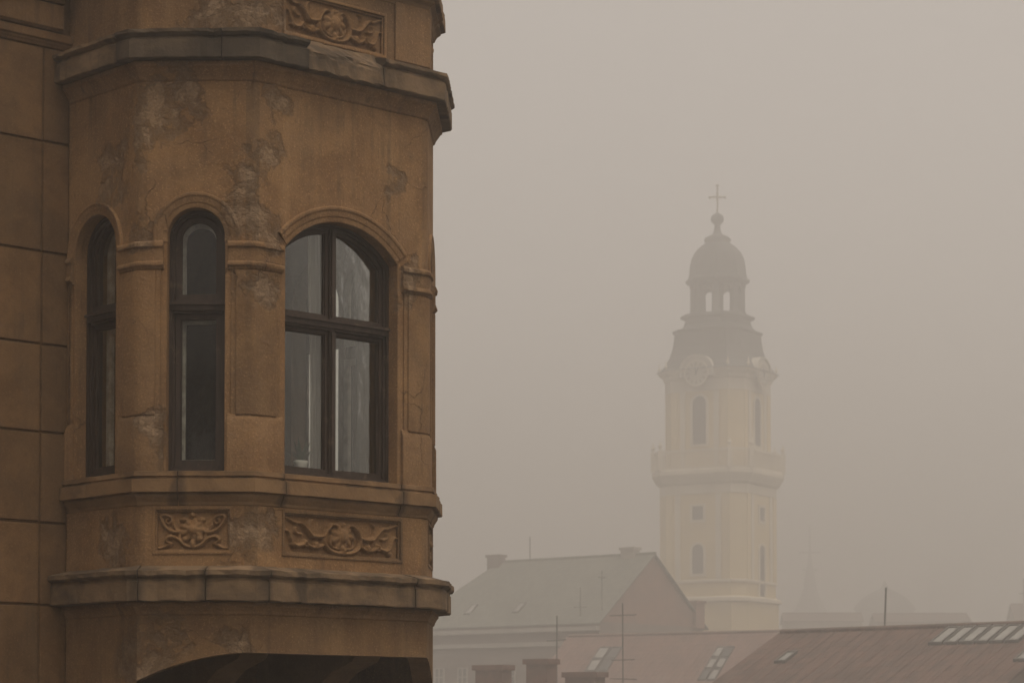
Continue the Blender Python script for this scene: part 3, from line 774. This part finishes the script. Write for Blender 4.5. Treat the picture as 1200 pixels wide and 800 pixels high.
for i in range(26):
    a, e, l = rn.uniform(0, 6.28), rn.uniform(.5, 1.4), rn.uniform(.08, .2)
    d = Vector((math.cos(a) * math.cos(e), math.sin(a) * math.cos(e), math.sin(e))); s = Vector((-math.sin(a), math.cos(a), 0)) * .018
    q = Vector(p0) + Vector((0, 0, .10)); t = q + d * l
    b.add([q, q + d * l * .5 + s, t, q + d * l * .5 - s], [(0, 1, 2, 3)])
b.out('foliage', 'leaf', pp)

# ------------------------------------------------------------------ ground
def gz(x, y): 
    t = min(1, max(0, (y - 32) / 90)); t = t * t * (3 - 2 * t); return -12 * t
xs = [-2600, -900, -300, -120, -60, -30, -15, 0, 15, 30, 60, 120, 300, 900, 2600]; ys = [-2600, -900, -200, -60, -20, 0, 10, 20, 30, 38, 46, 54, 62, 70, 78, 86, 94, 102, 112, 124, 180, 300, 600, 1200, 2600]
vs = [(x, y, gz(x, y)) for y in ys for x in xs]; n = len(xs)
g_ = mesh('ground', vs, [(j * n + i, j * n + i + 1, (j + 1) * n + i + 1, (j + 1) * n + i) for j in range(len(ys) - 1) for i in range(n - 1)], 'ground', smooth=True)
g_['kind'] = 'structure'
b = MB(); b.add([FW.P(-12, .004, 6.5), FW.P(9, .004, 6.5), FW.P(9, .004, 1.8), FW.P(-12, .004, 1.8)], [(0, 1, 2, 3)])
props(b.out('street', 'cobble'), kind='structure')
b = MB(); fbox(b, FW, -12, 9, 0.0, .14, 1.8, .03)
props(b.out('pavement', 'cobble'), kind='structure')

# bare street tree behind the photographer (mirrored in the narrow panes)
def bare_tree(p, height, label, seed):
    t = root('bare_tree', p, label, 'tree', 'bare street trees'); rn = random.Random(seed); b = MB(); tw = MB()
    def grow(q, d, l, r, lev):
        pts = [q]; dd = d
        for i in range(4):
            dd = (dd + Vector((rn.uniform(-1, 1), rn.uniform(-1, 1), rn.uniform(-.4, .8))) * .16).normalized(); pts.append(pts[-1] + dd * l / 4)
        (b if lev < 3 else tw).tube(pts, r, 6 if lev < 3 else 3, r * .62)
        if lev == 5: return
        for k in range(3 if lev < 4 else 4):
            i = 4 if k == 0 else rn.choice((2, 3, 3)); a = rn.uniform(0, 6.28); u = dd.orthogonal().normalized(); v = dd.cross(u); sp = rn.uniform(.35, .9)
            grow(pts[i], (dd + (u * math.cos(a) + v * math.sin(a)) * sp + Vector((0, 0, .12))).normalized(), l * rn.uniform(.62, .82), r * (.60 if k == 0 else .42), lev + 1)
    grow(Vector(p), Vector((0, 0, 1)), height * .30, height * .022, 0)
    b.out('trunk', 'bark', t); tw.out('twigs', 'bark', t)
bare_tree((-8.6, -16, 0), 17, 'tall bare tree behind the photographer, mirrored in the narrow window panes', 7)
bare_tree((-5.0, -21, 0), 16, 'second bare tree behind the photographer, right of the taller one', 12)

# ------------------------------------------------------------------ church tower
TX, TY = 27.6, 330.0
TROT = R(-90 - 30)                        # outward heading of the left visible face (towards the camera, turned to its left)
tower = root('church_tower', (TX, TY, -12), 'tall yellow baroque church tower with dark domed lantern and cross, fading in fog', 'church tower')
tl = np.array([math.cos(TROT), math.sin(TROT)]); tr_ = np.array([-tl[1], tl[0]])
TC = np.array([TX, TY])
TF = {'left': tl, 'right': tr_, 'back': -tl, 'far': -tr_}
def oct_(a, h, z):
    """chamfered square: apothem a, half width of the main faces h"""
    pts = []
    for nrm in (tl, tr_, -tl, -tr_):
        t = np.array([-nrm[1], nrm[0]])
        pts += [(*(TC + nrm * a - t * h), z), (*(TC + nrm * a + t * h), z)]
    return pts
def tface(nrm, a): 
    t = np.array([-nrm[1], nrm[0]]); f = Face(TC + nrm * a, TC + nrm * a + t, t); f.n = nrm; return f
def band(name, mat, prof, ratio=None, smooth=False, label=None):
    """prof = [(apothem, half width, z)]"""
    return MB().loft([oct_(a, h, z) for a, h, z in prof]).out(name, mat, tower, smooth=smooth, label=label)
A1, H1, A2, H2 = 6.25, 4.70, 5.67, 4.20
band('base_wall', 't_yellow', [(6.55, 4.9, -12), (6.55, 4.9, 18.7)])
band('cornice', 't_white', [(6.5, 4.8, 18.7), (6.95, 5.1, 18.85), (6.95, 5.1, 19.3), (6.5, 4.9, 19.5)])
band('lower_wall', 't_yellow', [(A1, H1, 19.5), (A1, H1, 33.0)])
band('cornice', 't_white', [(A1, H1, 21.3), (A1 + .22, H1 + .1, 21.35), (A1 + .22, H1 + .1, 21.65), (A1, H1, 21.75)])
band('entablature', 't_white', [(A1, H1, 33.0), (A1 + .12, H1 + .05, 33.05), (A1 + .12, H1 + .05, 34.2), (A1 + .5, H1 + .2, 34.5), (A1 + .9, H1 + .35, 35.2), (A1 + 1.1, H1 + .4, 35.6), (A1 + 1.1, H1 + .4, 36.1), (A1 + .9, H1 + .3, 36.25)])
band('upper_wall', 't_yellow', [(A2, H2, 36.2), (A2, H2, 47.0)])
band('entablature', 't_white', [(A2, H2, 46.7), (A2 + .12, H2 + .05, 46.75), (A2 + .12, H2 + .05, 48.2), (A2 + .35, H2 + .1, 48.4), (A2 + .45, H2 + .15, 48.8), (A2 + .95, H2 + .35, 49.2), (A2 + 1.05, H2 + .35, 49.55), (A2 + .7, H2 + .2, 49.75)])
# pilasters, window surrounds, windows, clocks
def arch_c(w, z0, z1, ins=0.0): return contour(-w, w, z0, 0, z1 - w, w, ins, n=10)
for nm, nrm in TF.items():
    F = tface(nrm, A1); Fu = tface(nrm, A2)
    vis = nm in ('left', 'right')
    for sgn in (-1, 1):
        for (FF_, h, z0, z1, off) in ((F, H1, 21.75, 33.0, 0), (Fu, H2, 36.25, 46.7, 0)):
            for (c, wd) in ((.55, .5), (1.75, .36)):
                b = MB(); x = sgn * (h - c); fbox(b, FF_, x - wd, x + wd, z0, z1, .16, -.05)
                b.out('pilaster', 't_white' if c > 1 else 't_yellow', tower)
    def opening(FF_, w, z0, z1, arched):
        C = (lambda i: arch_c(w + .32 - i, z0 - .3 + i, z1 + .32 - i)) if arched else (lambda i: contour(-w - .32 + i, w + .32 - i, z0 - .3 + i, zt=z1 + .32 - i))
        b = MB(); ring(b, FF_, C(0), C(.32), .20, -.1); wn = b.out('window', 't_white', tower)
        b = MB(); slab(b, FF_, C(.30), .04, -.2); b.out('louvre', 't_louver', wn)
    opening(F, .78, 29.6, 31.4, False); opening(F, .82, 22.5 if nm != 'right' else 19.6, 26.4, True)
    opening(Fu, .98, 39.6, 46.0, True)
    # clock with curved hood
    b = MB(); hood = [(-2.25, 48.5)] + [(2.25, 48.5)] + [(2.25 * math.cos(a), 49.3 + 1.9 * math.sin(a)) for a in [i * math.pi / 12 for i in range(13)]]
    slab(b, Fu, hood, .9, -2.5); ring(b, Fu, [(u * 1.1, z if k < 2 else 49.3 + (z - 49.3) * 1.12) for k, (u, z) in enumerate(hood)], hood, 1.15, -2.4)
    b.out('clock_gable', 't_dial', tower)
    cf = MB(); slab(cf, Fu, [(1.62 * math.cos(i * math.pi / 14), 48.95 + 1.62 * math.sin(i * math.pi / 14)) for i in range(28)], 1.02, .85)
    cf = cf.out('clock_face', 't_dial', tower)
    b = MB(); ring(b, Fu, [(1.75 * math.cos(i * math.pi / 14), 48.95 + 1.75 * math.sin(i * math.pi / 14)) for i in range(28)], [(1.62 * math.cos(i * math.pi / 14), 48.95 + 1.62 * math.sin(i * math.pi / 14)) for i in range(28)], 1.10, .85)
    b.out('clock_rim', 't_white', cf)
    for i in range(12):
        a = i * math.pi / 6; b = MB(); ca, sa = math.cos(a), math.sin(a)
        L4 = [(1.02, -.11), (1.46, -.15), (1.46, .15), (1.02, .11)]
        slab(b, Fu, [(r * ca - t * sa, 48.95 + r * sa + t * ca) for r, t in L4], 1.06, 1.0); b.out('hour_mark', 'gilt', cf)
    for a, l, wd in ((R(100), 1.3, .08), (R(62), .85, .12)):
        b = MB(); ca, sa = math.cos(a), math.sin(a)
        slab(b, Fu, [(r * ca - t * sa, 48.95 + r * sa + t * ca) for r, t in ((-.25, -wd), (l, -wd * .5), (l, wd * .5), (-.25, wd))], 1.12, 1.07); b.out('hand', 't_louver', cf)
# balcony
AB, HB = A1 + .95, H1 + .35
b = MB()
r0, r1 = oct_(AB, HB, 38.75), oct_(AB - .25, HB - .1, 38.75)
def rail(z0, z1, a, wdt):
    P, Q = [oct_(a, HB, z) for z in (z0, z1)], [oct_(a - wdt, HB - wdt * .4, z) for z in (z0, z1)]
    n = 8
    for i in range(n):
        j = (i + 1) % n
        b.box8([P[0][i], P[0][j], Q[0][j], Q[0][i], P[1][i], P[1][j], Q[1][j], Q[1][i]])
rail(38.55, 38.85, AB, .3); rail(36.25, 36.5, AB, .3)
b.out('balcony_rail', 't_white', tower)
b = MB(); P = oct_(AB - .1, HB - .04, 0)
for i in range(8):
    p, q = np.array(P[i][:2]), np.array(P[(i + 1) % 8][:2]); k = int(np.linalg.norm(q - p) / .30)
    for j in range(k):
        c = p + (q - p) * (j + .5) / k; b.box(c[0] - .055, c[0] + .055, c[1] - .055, c[1] + .055, 36.5, 38.55)
o_ = b.out('baluster', 't_white', tower); o_['kind'] = 'stuff'
for i, P in enumerate(oct_(AB, HB, 36.25)):
    b = MB(); b.box(P[0] - .3, P[0] + .3, P[1] - .3, P[1] + .3, 36.25, 38.95); pd = b.out('balcony_pier', 't_white', tower)
    MB().lathe((P[0], P[1], 38.95), [(.13, 0), (.10, .15), (.28, .4), (.32, .6), (.15, .8), (.10, 1.0), (.03, 1.3)], 8).out('urn', 't_white', pd)
for i, P in enumerate(oct_(A2 + .85, H2 + .3, 49.6)):
    MB().lathe(P, [(.14, 0), (.08, .2), (.24, .45), (.12, .75), (.04, 1.3)], 8).out('finial', 't_white', tower)
# roofs, lantern, dome
rings = []
for (a, z) in ((6.9, 49.55), (6.35, 49.9), (5.8, 50.7), (5.35, 51.7), (5.02, 52.9), (4.85, 54.2), (4.8, 54.9)):
    rings.append(oct_(a, a * .70, z))
MB().loft(rings).out('bell_roof', 't_roof', tower)
band('ledge', 't_roof', [(4.95, 3.3, 54.8), (5.1, 3.4, 54.9), (5.1, 3.4, 55.2), (4.4, 2.8, 55.4), (3.95, 2.4, 55.9), (3.75, 2.2, 56.7), (4.3, 2.6, 56.95), (4.3, 2.6, 57.3), (3.7, 2.2, 57.5)])
for i in range(8):
    a = TROT + R(22.5) + i * math.pi / 4; c = TC + np.array([math.cos(a), math.sin(a)]) * 3.25
    MB().lathe((c[0], c[1], 57.4), [(.80, 0), (.80, .35), (.60, .45), (.56, 3.7), (.72, 3.85), (.72, 4.3)], 4, a + math.pi / 4).out('lantern_pier', 't_roof', tower)
MB().lathe((TX, TY, 57.4), [(.95, 0), (.8, .5), (.75, 4.3)], 8).out('bell_frame', 't_roof', tower)
for i in range(8):     # arched heads between the piers
    a0, a1 = TROT + R(22.5) + i * math.pi / 4, TROT + R(22.5) + (i + 1) * math.pi / 4
    p, q = TC + np.array([math.cos(a0), math.sin(a0)]) * 3.35, TC + np.array([math.cos(a1), math.sin(a1)]) * 3.35
    F = Face(p, q); wd = F.w; b = MB()
    hole = contour(.5, wd - .5, 57.5, wd / 2, 60.4, wd / 2 - .5, n=8)
    for (u0, u1) in ((0.02, .5), (wd - .5, wd - .02)):
        pass
    top = hole[2:]
    for k in range(len(top) - 1):
        (u, z), (uu, zz) = top[k], top[k + 1]
        slab(b, F, [(uu, zz), (u, z), (u, 61.6), (uu, 61.6)], .1, -.4)
    b.out('lantern_arch', 't_roof', tower)
CO = lambda r, z: [(TX + r * math.cos(TROT + R(22.5) + i * math.pi / 4), TY + r * math.sin(TROT + R(22.5) + i * math.pi / 4), z) for i in range(8)]
MB().loft([CO(r, z) for r, z in ((3.7, 61.5), (4.1, 61.7), (4.35, 61.95), (4.35, 62.2), (3.95, 62.5), (3.8, 63.2), (3.72, 64.2), (3.5, 65.2), (3.1, 66.0), (2.5, 66.7), (1.9, 67.15), (1.55, 67.4))]).out('dome', 't_roof', tower)
MB().lathe((TX, TY, 67.3), [(1.5, 0), (1.75, .2), (1.85, .5), (1.5, .8), (.7, 1.1), (.45, 1.7), (.38, 2.4), (.5, 2.55), (.85, 2.9), (.9, 3.3), (.75, 3.7), (.4, 3.95), (.18, 4.1)], 12).out('finial', 't_roof', tower, smooth=True)
b = MB(); b.box(TX - .10, TX + .10, TY - .10, TY + .10, 71.3, 75.0)
for s in (-1, 1): b.box(TX + s * .10 if s > 0 else TX - .92, TX + .92 if s > 0 else TX - .10, TY - .08, TY + .08, 73.40, 73.60)
for (dx, dz) in ((-1.0, 73.5), (1.0, 73.5), (0, 75.1)): b.lathe((TX + dx, TY, dz - .22), [(.05, 0), (.30, .22), (.05, .44)], 8)
for i in range(8):
    a = i * math.pi / 4 + math.pi / 8; b.tube([(TX + .1 * math.cos(a), TY, 73.5 + .1 * math.sin(a)), (TX + .62 * math.cos(a), TY, 73.5 + .62 * math.sin(a))], .05, 4, .02)
b.out('cross', 'gilt', tower)

# ------------------------------------------------------------------ houses in the valley
def pitched(name, label, near, e, L, hw, zr, ze, zb=-12, roof='tile_red', wall='facade', hip=0.0, over=.35, cat='house', group=None, gable=None):
    near = np.array(near); e = np.array(e) / np.linalg.norm(e); q = np.array([-e[1], e[0]])
    if q[1] > 0: q = -q                       # the slope that faces the camera
    far = near + e * L
    h = root(name, (float(near[0]), float(near[1]), zb), label, cat, group)
    W = lambda t, s, z: (*(near + e * t + q * s), z)
    b = MB()
    v = [W(0, hw, zb), W(L, hw, zb), W(L, -hw, zb), W(0, -hw, zb), W(0, hw, ze), W(L, hw, ze), W(L, -hw, ze), W(0, -hw, ze)]
    b.add(v, [(0, 1, 5, 4), (1, 2, 6, 5), (2, 3, 7, 6), (3, 0, 4, 7)])
    b.out('wall', wall, h)
    b = MB(); b.add([W(0, hw, ze), W(0, -hw, ze), W(0, 0, zr), W(.25, hw, ze), W(.25, -hw, ze), W(.25, 0, zr)], [(0, 1, 2), (3, 5, 4), (0, 2, 5, 3), (1, 4, 5, 2)])
    b.out('gable', gable or wall, h)
    sl = (zr - ze) / hw; th = .16; b = MB()
    for sg in (1, -1):
        s1 = sg * (hw + over); z1 = zr - sl * (hw + over)
        b.box8([W(-over, 0, zr + .03), W(L - hip + (over if not hip else 0), 0, zr + .03), W(L + over, s1, z1 + .03), W(-over, s1, z1 + .03),
                W(-over, 0, zr + th), W(L - hip + (over if not hip else 0), 0, zr + th), W(L + over, s1, z1 + th), W(-over, s1, z1 + th)])
    if hip: b.add([W(L - hip, 0, zr + th), W(L + over, hw + over, zr - sl * (hw + over) + th), W(L + over, -hw - over, zr - sl * (hw + over) + th)], [(0, 1, 2)])
    rf = b.out('roof', roof, h)
    if not hip:
        b = MB(); b.add([W(L, hw, ze), W(L, -hw, ze), W(L, 0, zr)], [(0, 1, 2)]); b.out('gable', gable or wall, h)
    b = MB(); b.tube([W(-over, 0, zr + th + .02), W(L - hip + .2, 0, zr + th + .02)], .14, 6); b.out('ridge_cap', roof, rf)
    S = lambda t, s, up=0.0: (*(near + e * t + q * s), zr - sl * s + th + up)
    return h, rf, W, S
def chimney(h, c, wd, dp, z0, z1, mat='chimney', e=(1, 0)):
    e = np.array(e) / np.linalg.norm(e); q = np.array([-e[1], e[0]]); c = np.array(c)
    def bx(b, w_, d_, za, zc): 
        P = [c + e * sx * w_ / 2 + q * sy * d_ / 2 for sx, sy in ((-1, -1), (1, -1), (1, 1), (-1, 1))]
        b.box8([(*p, za) for p in P] + [(*p, zc) for p in P])
    b = MB(); bx(b, wd, dp, z0, z1 - .25); ch = b.out('chimney', mat, h)
    b = MB(); bx(b, wd + .25, dp + .25, z1 - .25, z1); b.out('chimney_cap', mat, ch)
    return ch
def skylight(rf, S, t0, t1, s0, s1, pane='pane', name='skylight', n=1):
    b = MB(); f = .09
    def quad(b, a, c, d, g, u0, u1):
        b.box8([S(a, g, u0), S(c, g, u0), S(c, d, u0), S(a, d, u0), S(a, g, u1), S(c, g, u1), S(c, d, u1), S(a, d, u1)])
    quad(b, t0, t1, s0, s0 + f, .0, .14); quad(b, t0, t1, s1 - f, s1, .0, .14); quad(b, t0, t0 + f, s0 + f, s1 - f, .0, .14); quad(b, t1 - f, t1, s0 + f, s1 - f, .0, .14)
    sk = b.out(name, 'metal', rf)
    b = MB(); quad(b, t0 + f, t1 - f, s0 + f, s1 - f, .02, .09); b.out('pane', pane, rf)
    return sk
def antenna(p, z1, bars, label, seed=0, r=.035, group='rooftop aerials'):
    a = root('antenna', p, label, 'aerial', group); rn = random.Random(seed)
    b = MB(); b.tube([p, (p[0] + rn.uniform(-.03, .03), p[1], z1)], r, 6); b.out('mast', 'metal', a)
    for z, w_ in bars:
        b = MB(); b.tube([(p[0] - w_, p[1], z), (p[0] + w_, p[1], z + rn.uniform(-.08, .08))], r * .7, 5)
        for k in range(4):
            x = p[0] - w_ + 2 * w_ * (k + .5) / 4; b.tube([(x, p[1] - .35, z), (x, p[1] + .35, z)], r * .5, 4)
        b.out('crossbar', 'metal', a)
    return a
E1 = (-.777, .629)
hA, rA, WA, SA = pitched('gabled_house', 'long grey roofed house with a reddish gable, in front of the church tower', (13.1, 230), E1, 23.5, 8.3, 18.15, 11.7, roof='tile_grey', wall='facade', hip=5.0, gable='brick')
for z, d in ((10.9, .55), (9.6, .35)):
    b = MB(); b.box8([WA(-.1, 8.31, z), WA(23.6, 8.31, z), WA(23.6, 8.3 + d, z), WA(-.1, 8.3 + d, z), WA(-.1, 8.31, z + .4), WA(23.6, 8.31, z + .4), WA(23.6, 8.3 + d, z + .4), WA(-.1, 8.3 + d, z + .4)])
    b.out('cornice', 'pale_trim', hA)
def wbox(b, W, t0, t1, z0, z1, s0, s1): b.box8([W(t0, s0, z0), W(t1, s0, z0), W(t1, s1, z0), W(t0, s1, z0), W(t0, s0, z1), W(t1, s0, z1), W(t1, s1, z1), W(t0, s1, z1)])
for row in (5.6, 2.0, -1.6):
    for k in range(8):
        t = 1.6 + k * 2.9; b = MB()
        wbox(b, WA, t - .62, t - .5, row, row + 2.1, 8.3, 8.42); wbox(b, WA, t + .5, t + .62, row, row + 2.1, 8.3, 8.42)
        wbox(b, WA, t - .05, t + .05, row, row + 2.1, 8.3, 8.44); wbox(b, WA, t - .5, t - .05, row + 1.25, row + 1.36, 8.3, 8.43); wbox(b, WA, t + .05, t + .5, row + 1.25, row + 1.36, 8.3, 8.43)
        wbox(b, WA, t - .62, t + .62, row + 2.1, row + 2.2, 8.3, 8.42); wbox(b, WA, t - .7, t + .7, row - .12, row, 8.3, 8.48)
        wn = b.out('window', 'pale_trim', hA)
        b = MB(); wbox(b, WA, t - .5, t + .5, row, row + 2.1, 8.25, 8.34); b.out('pane', 'dark_pane', wn)
chimney(hA, WA(2.6, 0, 0)[:2], 1.5, 1.0, 17.5, 19.0, 'pale_trim', E1)
chimney(hA, WA(18.6, .3, 0)[:2], 1.5, 1.0, 17.5, 19.0, 'facade', E1)
chimney(hA, WA(.6, -7.2, 0)[:2], 2.0, 1.4, 11.6, 14.2, 'brick', E1)
for t in (10.4, 16.3): skylight(rA, SA, t, t + .8, 5.8, 7.05)
hB, rB, WB, SB = pitched('red_roofed_house', 'low red tiled roof with a pair of pale roof windows, below the church tower', (19.9, 185), (-.85, .53), 18.0, 9, 9.05, 2.0, roof='tile_red', wall='facade')
for k in range(2):
    for j in range(3): skylight(rB, SB, 2.85 + k * .78, 3.53 + k * .78, 1.5 + j * 1.12, 2.52 + j * 1.12, 'pane' if (k + j) % 3 else 'dark_pane')
for j in range(3): skylight(rB, SB, 13.65, 14.6, 1.3 + j * 1.25, 2.48 + j * 1.25, 'pane')
for j in range(3): skylight(rB, SB, 12.6, 13.55, 1.3 + j * 1.25, 2.48 + j * 1.25, 'dark_pane')
E3 = (-.725, .688)
hC, rC, WC, SC_ = pitched('broad_roofed_house', 'broad dull red roof with a strip of pale skylights along its ridge, lower right', (12.7 + .725 * 15, 115 - .688 * 15), E3, 15, 9, 6.14, 1.8, roof='tile_dark', wall='facade')
for k in range(19):
    t = .3 + k * .78; b = MB(); b.tube([SC_(t, .1, .0), SC_(t, 9.2, .0)], .035, 4); b.out('roof_rib', 'tile_dark', rC)
for k in range(6): skylight(rC, SC_, 1.35 + k * .77, 2.03 + k * .77, .22, 1.80)
skylight(rC, SC_, 12.6, 13.2, 2.2, 3.2); skylight(rC, SC_, -.2, .5, 2.7, 3.6)
hD, rD, WD, SD = pitched('near_house', 'low house whose red brick chimneys rise at the bottom edge of the photo', (4.2, 116), (-.85, .53), 9.5, 7, 3.55, -1.0, zb=-12, roof='tile_red', wall='facade')
for t, z1, wd in ((.9, 4.5, 1.65), (3.3, 5.15, 1.15), (6.0, 4.9, 1.5)): chimney(hD, WD(t, 0, 0)[:2], wd, .9, 3.3, z1, 'chimney', (-.85, .53))
# distant roofs
pitched('distant_house', 'far pale walled house with a long dark roof, right of the church tower', (56.2, 400), (-1, .06), 12.2, 5.5, 20.8, 19.4, roof='tile_dark', wall='facade_pale')
pitched('distant_house', 'far long low roof standing in the fog behind the leaning pole', (70.5, 385), (-1, .05), 14.0, 5.5, 20.0, 18.6, roof='tile_dark', wall='facade_pale')
hG, rG, WG, SG = pitched('distant_house', 'far stepped roof at the right edge of the photo, behind the skylight strip', (88, 385), (-1, .05), 10.0, 5, 21.5, 18.6, roof='tile_dark', wall='facade')
# far church spire
sp = root('church_spire', (82.0, 680, -12), 'faint slender spire with cross arms, far right of the church tower', 'spire')
b = MB(); b.box(76.7, 87.3, 674.7, 685.3, -12, 33.0); b.out('tower_wall', 'silhouette', sp)
MB().lathe((82.0, 680, 33.0), [(6.5, 0), (5.1, 1.7), (3.1, 4.8), (1.85, 8.5), (1.3, 12.8), (.75, 14.9), (.36, 18.5), (.2, 25.9)], 8, R(22)).out('spire_roof', 'silhouette', sp)
b = MB(); b.box(79.0, 85.0, 679.7, 680.3, 51.0, 51.5); b.box(80.0, 84.0, 679.7, 680.3, 46.2, 46.7); b.out('cross', 'silhouette', sp)
dm = root('domed_church', (90.5, 600, -12), 'faint low dome almost lost in the fog, far right', 'church')
MB().lathe((90.5, 600, -12), [(7.2, 0), (7.2, 43.5)], 12).out('drum', 'silhouette', dm)
MB().lathe((90.5, 600, 31.5), [(7.7, 0), (7.1, 1.0), (5.4, 2.8), (3.1, 4.2), (1.0, 5.2), (.6, 6.0), (.1, 7.0)], 12).out('dome', 'silhouette', dm)
bt = root('tower_block', (177, 1000, -12), 'very faint pale high block in the fog near the right edge', 'tower block')
b = MB(); b.box(169.5, 184.5, 993, 1008, -12, 70); b.out('wall', 'facade_pale', bt)
b = MB(); b.box(169, 185, 992.4, 1008.6, 70, 71.2); b.out('parapet', 'facade', bt)

# aerials
antenna((5.75, 128, 1.0), 8.35, [(7.7, .7), (5.4, .6), (4.45, .7)], 'tall mast with three crossbars standing left of the red roof', 1, .036)
antenna((2.3, 128, 1.0), 7.7, [(6.4, .5)], 'thin mast with one crossbar left of the three bar mast', 2)
antenna((*WA(14.6, 0, 0)[:2], 18.1), 20.6, [], 'bare thin mast standing on the long grey ridge', 3, .05)
antenna((8.1, 222, 12.6), 16.2, [(15.6, .35)], 'short mast before the left edge of the reddish gable', 4, .05)
antenna((6.2, 224, 12.2), 14.8, [(13.0, .6)], 'shortest mast low on the grey roof beside the gable', 5, .05)
ln = root('leaning_pole', (18.0, 121, 2.5), 'thin dark pole leaning right above the broad red roof ridge', 'pole')
MB().tube([(18.05, 121, 2.5), (18.32, 121, 8.75)], .045, 6).out('shaft', 'metal', ln)
antenna((79.3, 383, 18.0), 25.5, [(23.2, .7)], 'mast at the right edge of the photo on the stepped roof', 6, .09)

# ------------------------------------------------------------------ fog
b = MB(); b.box(-2900, 2900, -2900, 2900, -13.2, 76.5)
hz = b.out('haze', 'glass'); hz.data.materials.clear(); props(hz, kind='stuff')
gm = G('haze'); pv = gm.n('VolumePrincipled', {'Color': (.85, .832, .81), 'Density': HAZE_DENSITY, 'Anisotropy': .68})
gm.t.links.new(pv.outputs[0], gm.out.inputs['Volume']); hz.data.materials.append(gm.m)
gm.m.cycles.homogeneous_volume = True
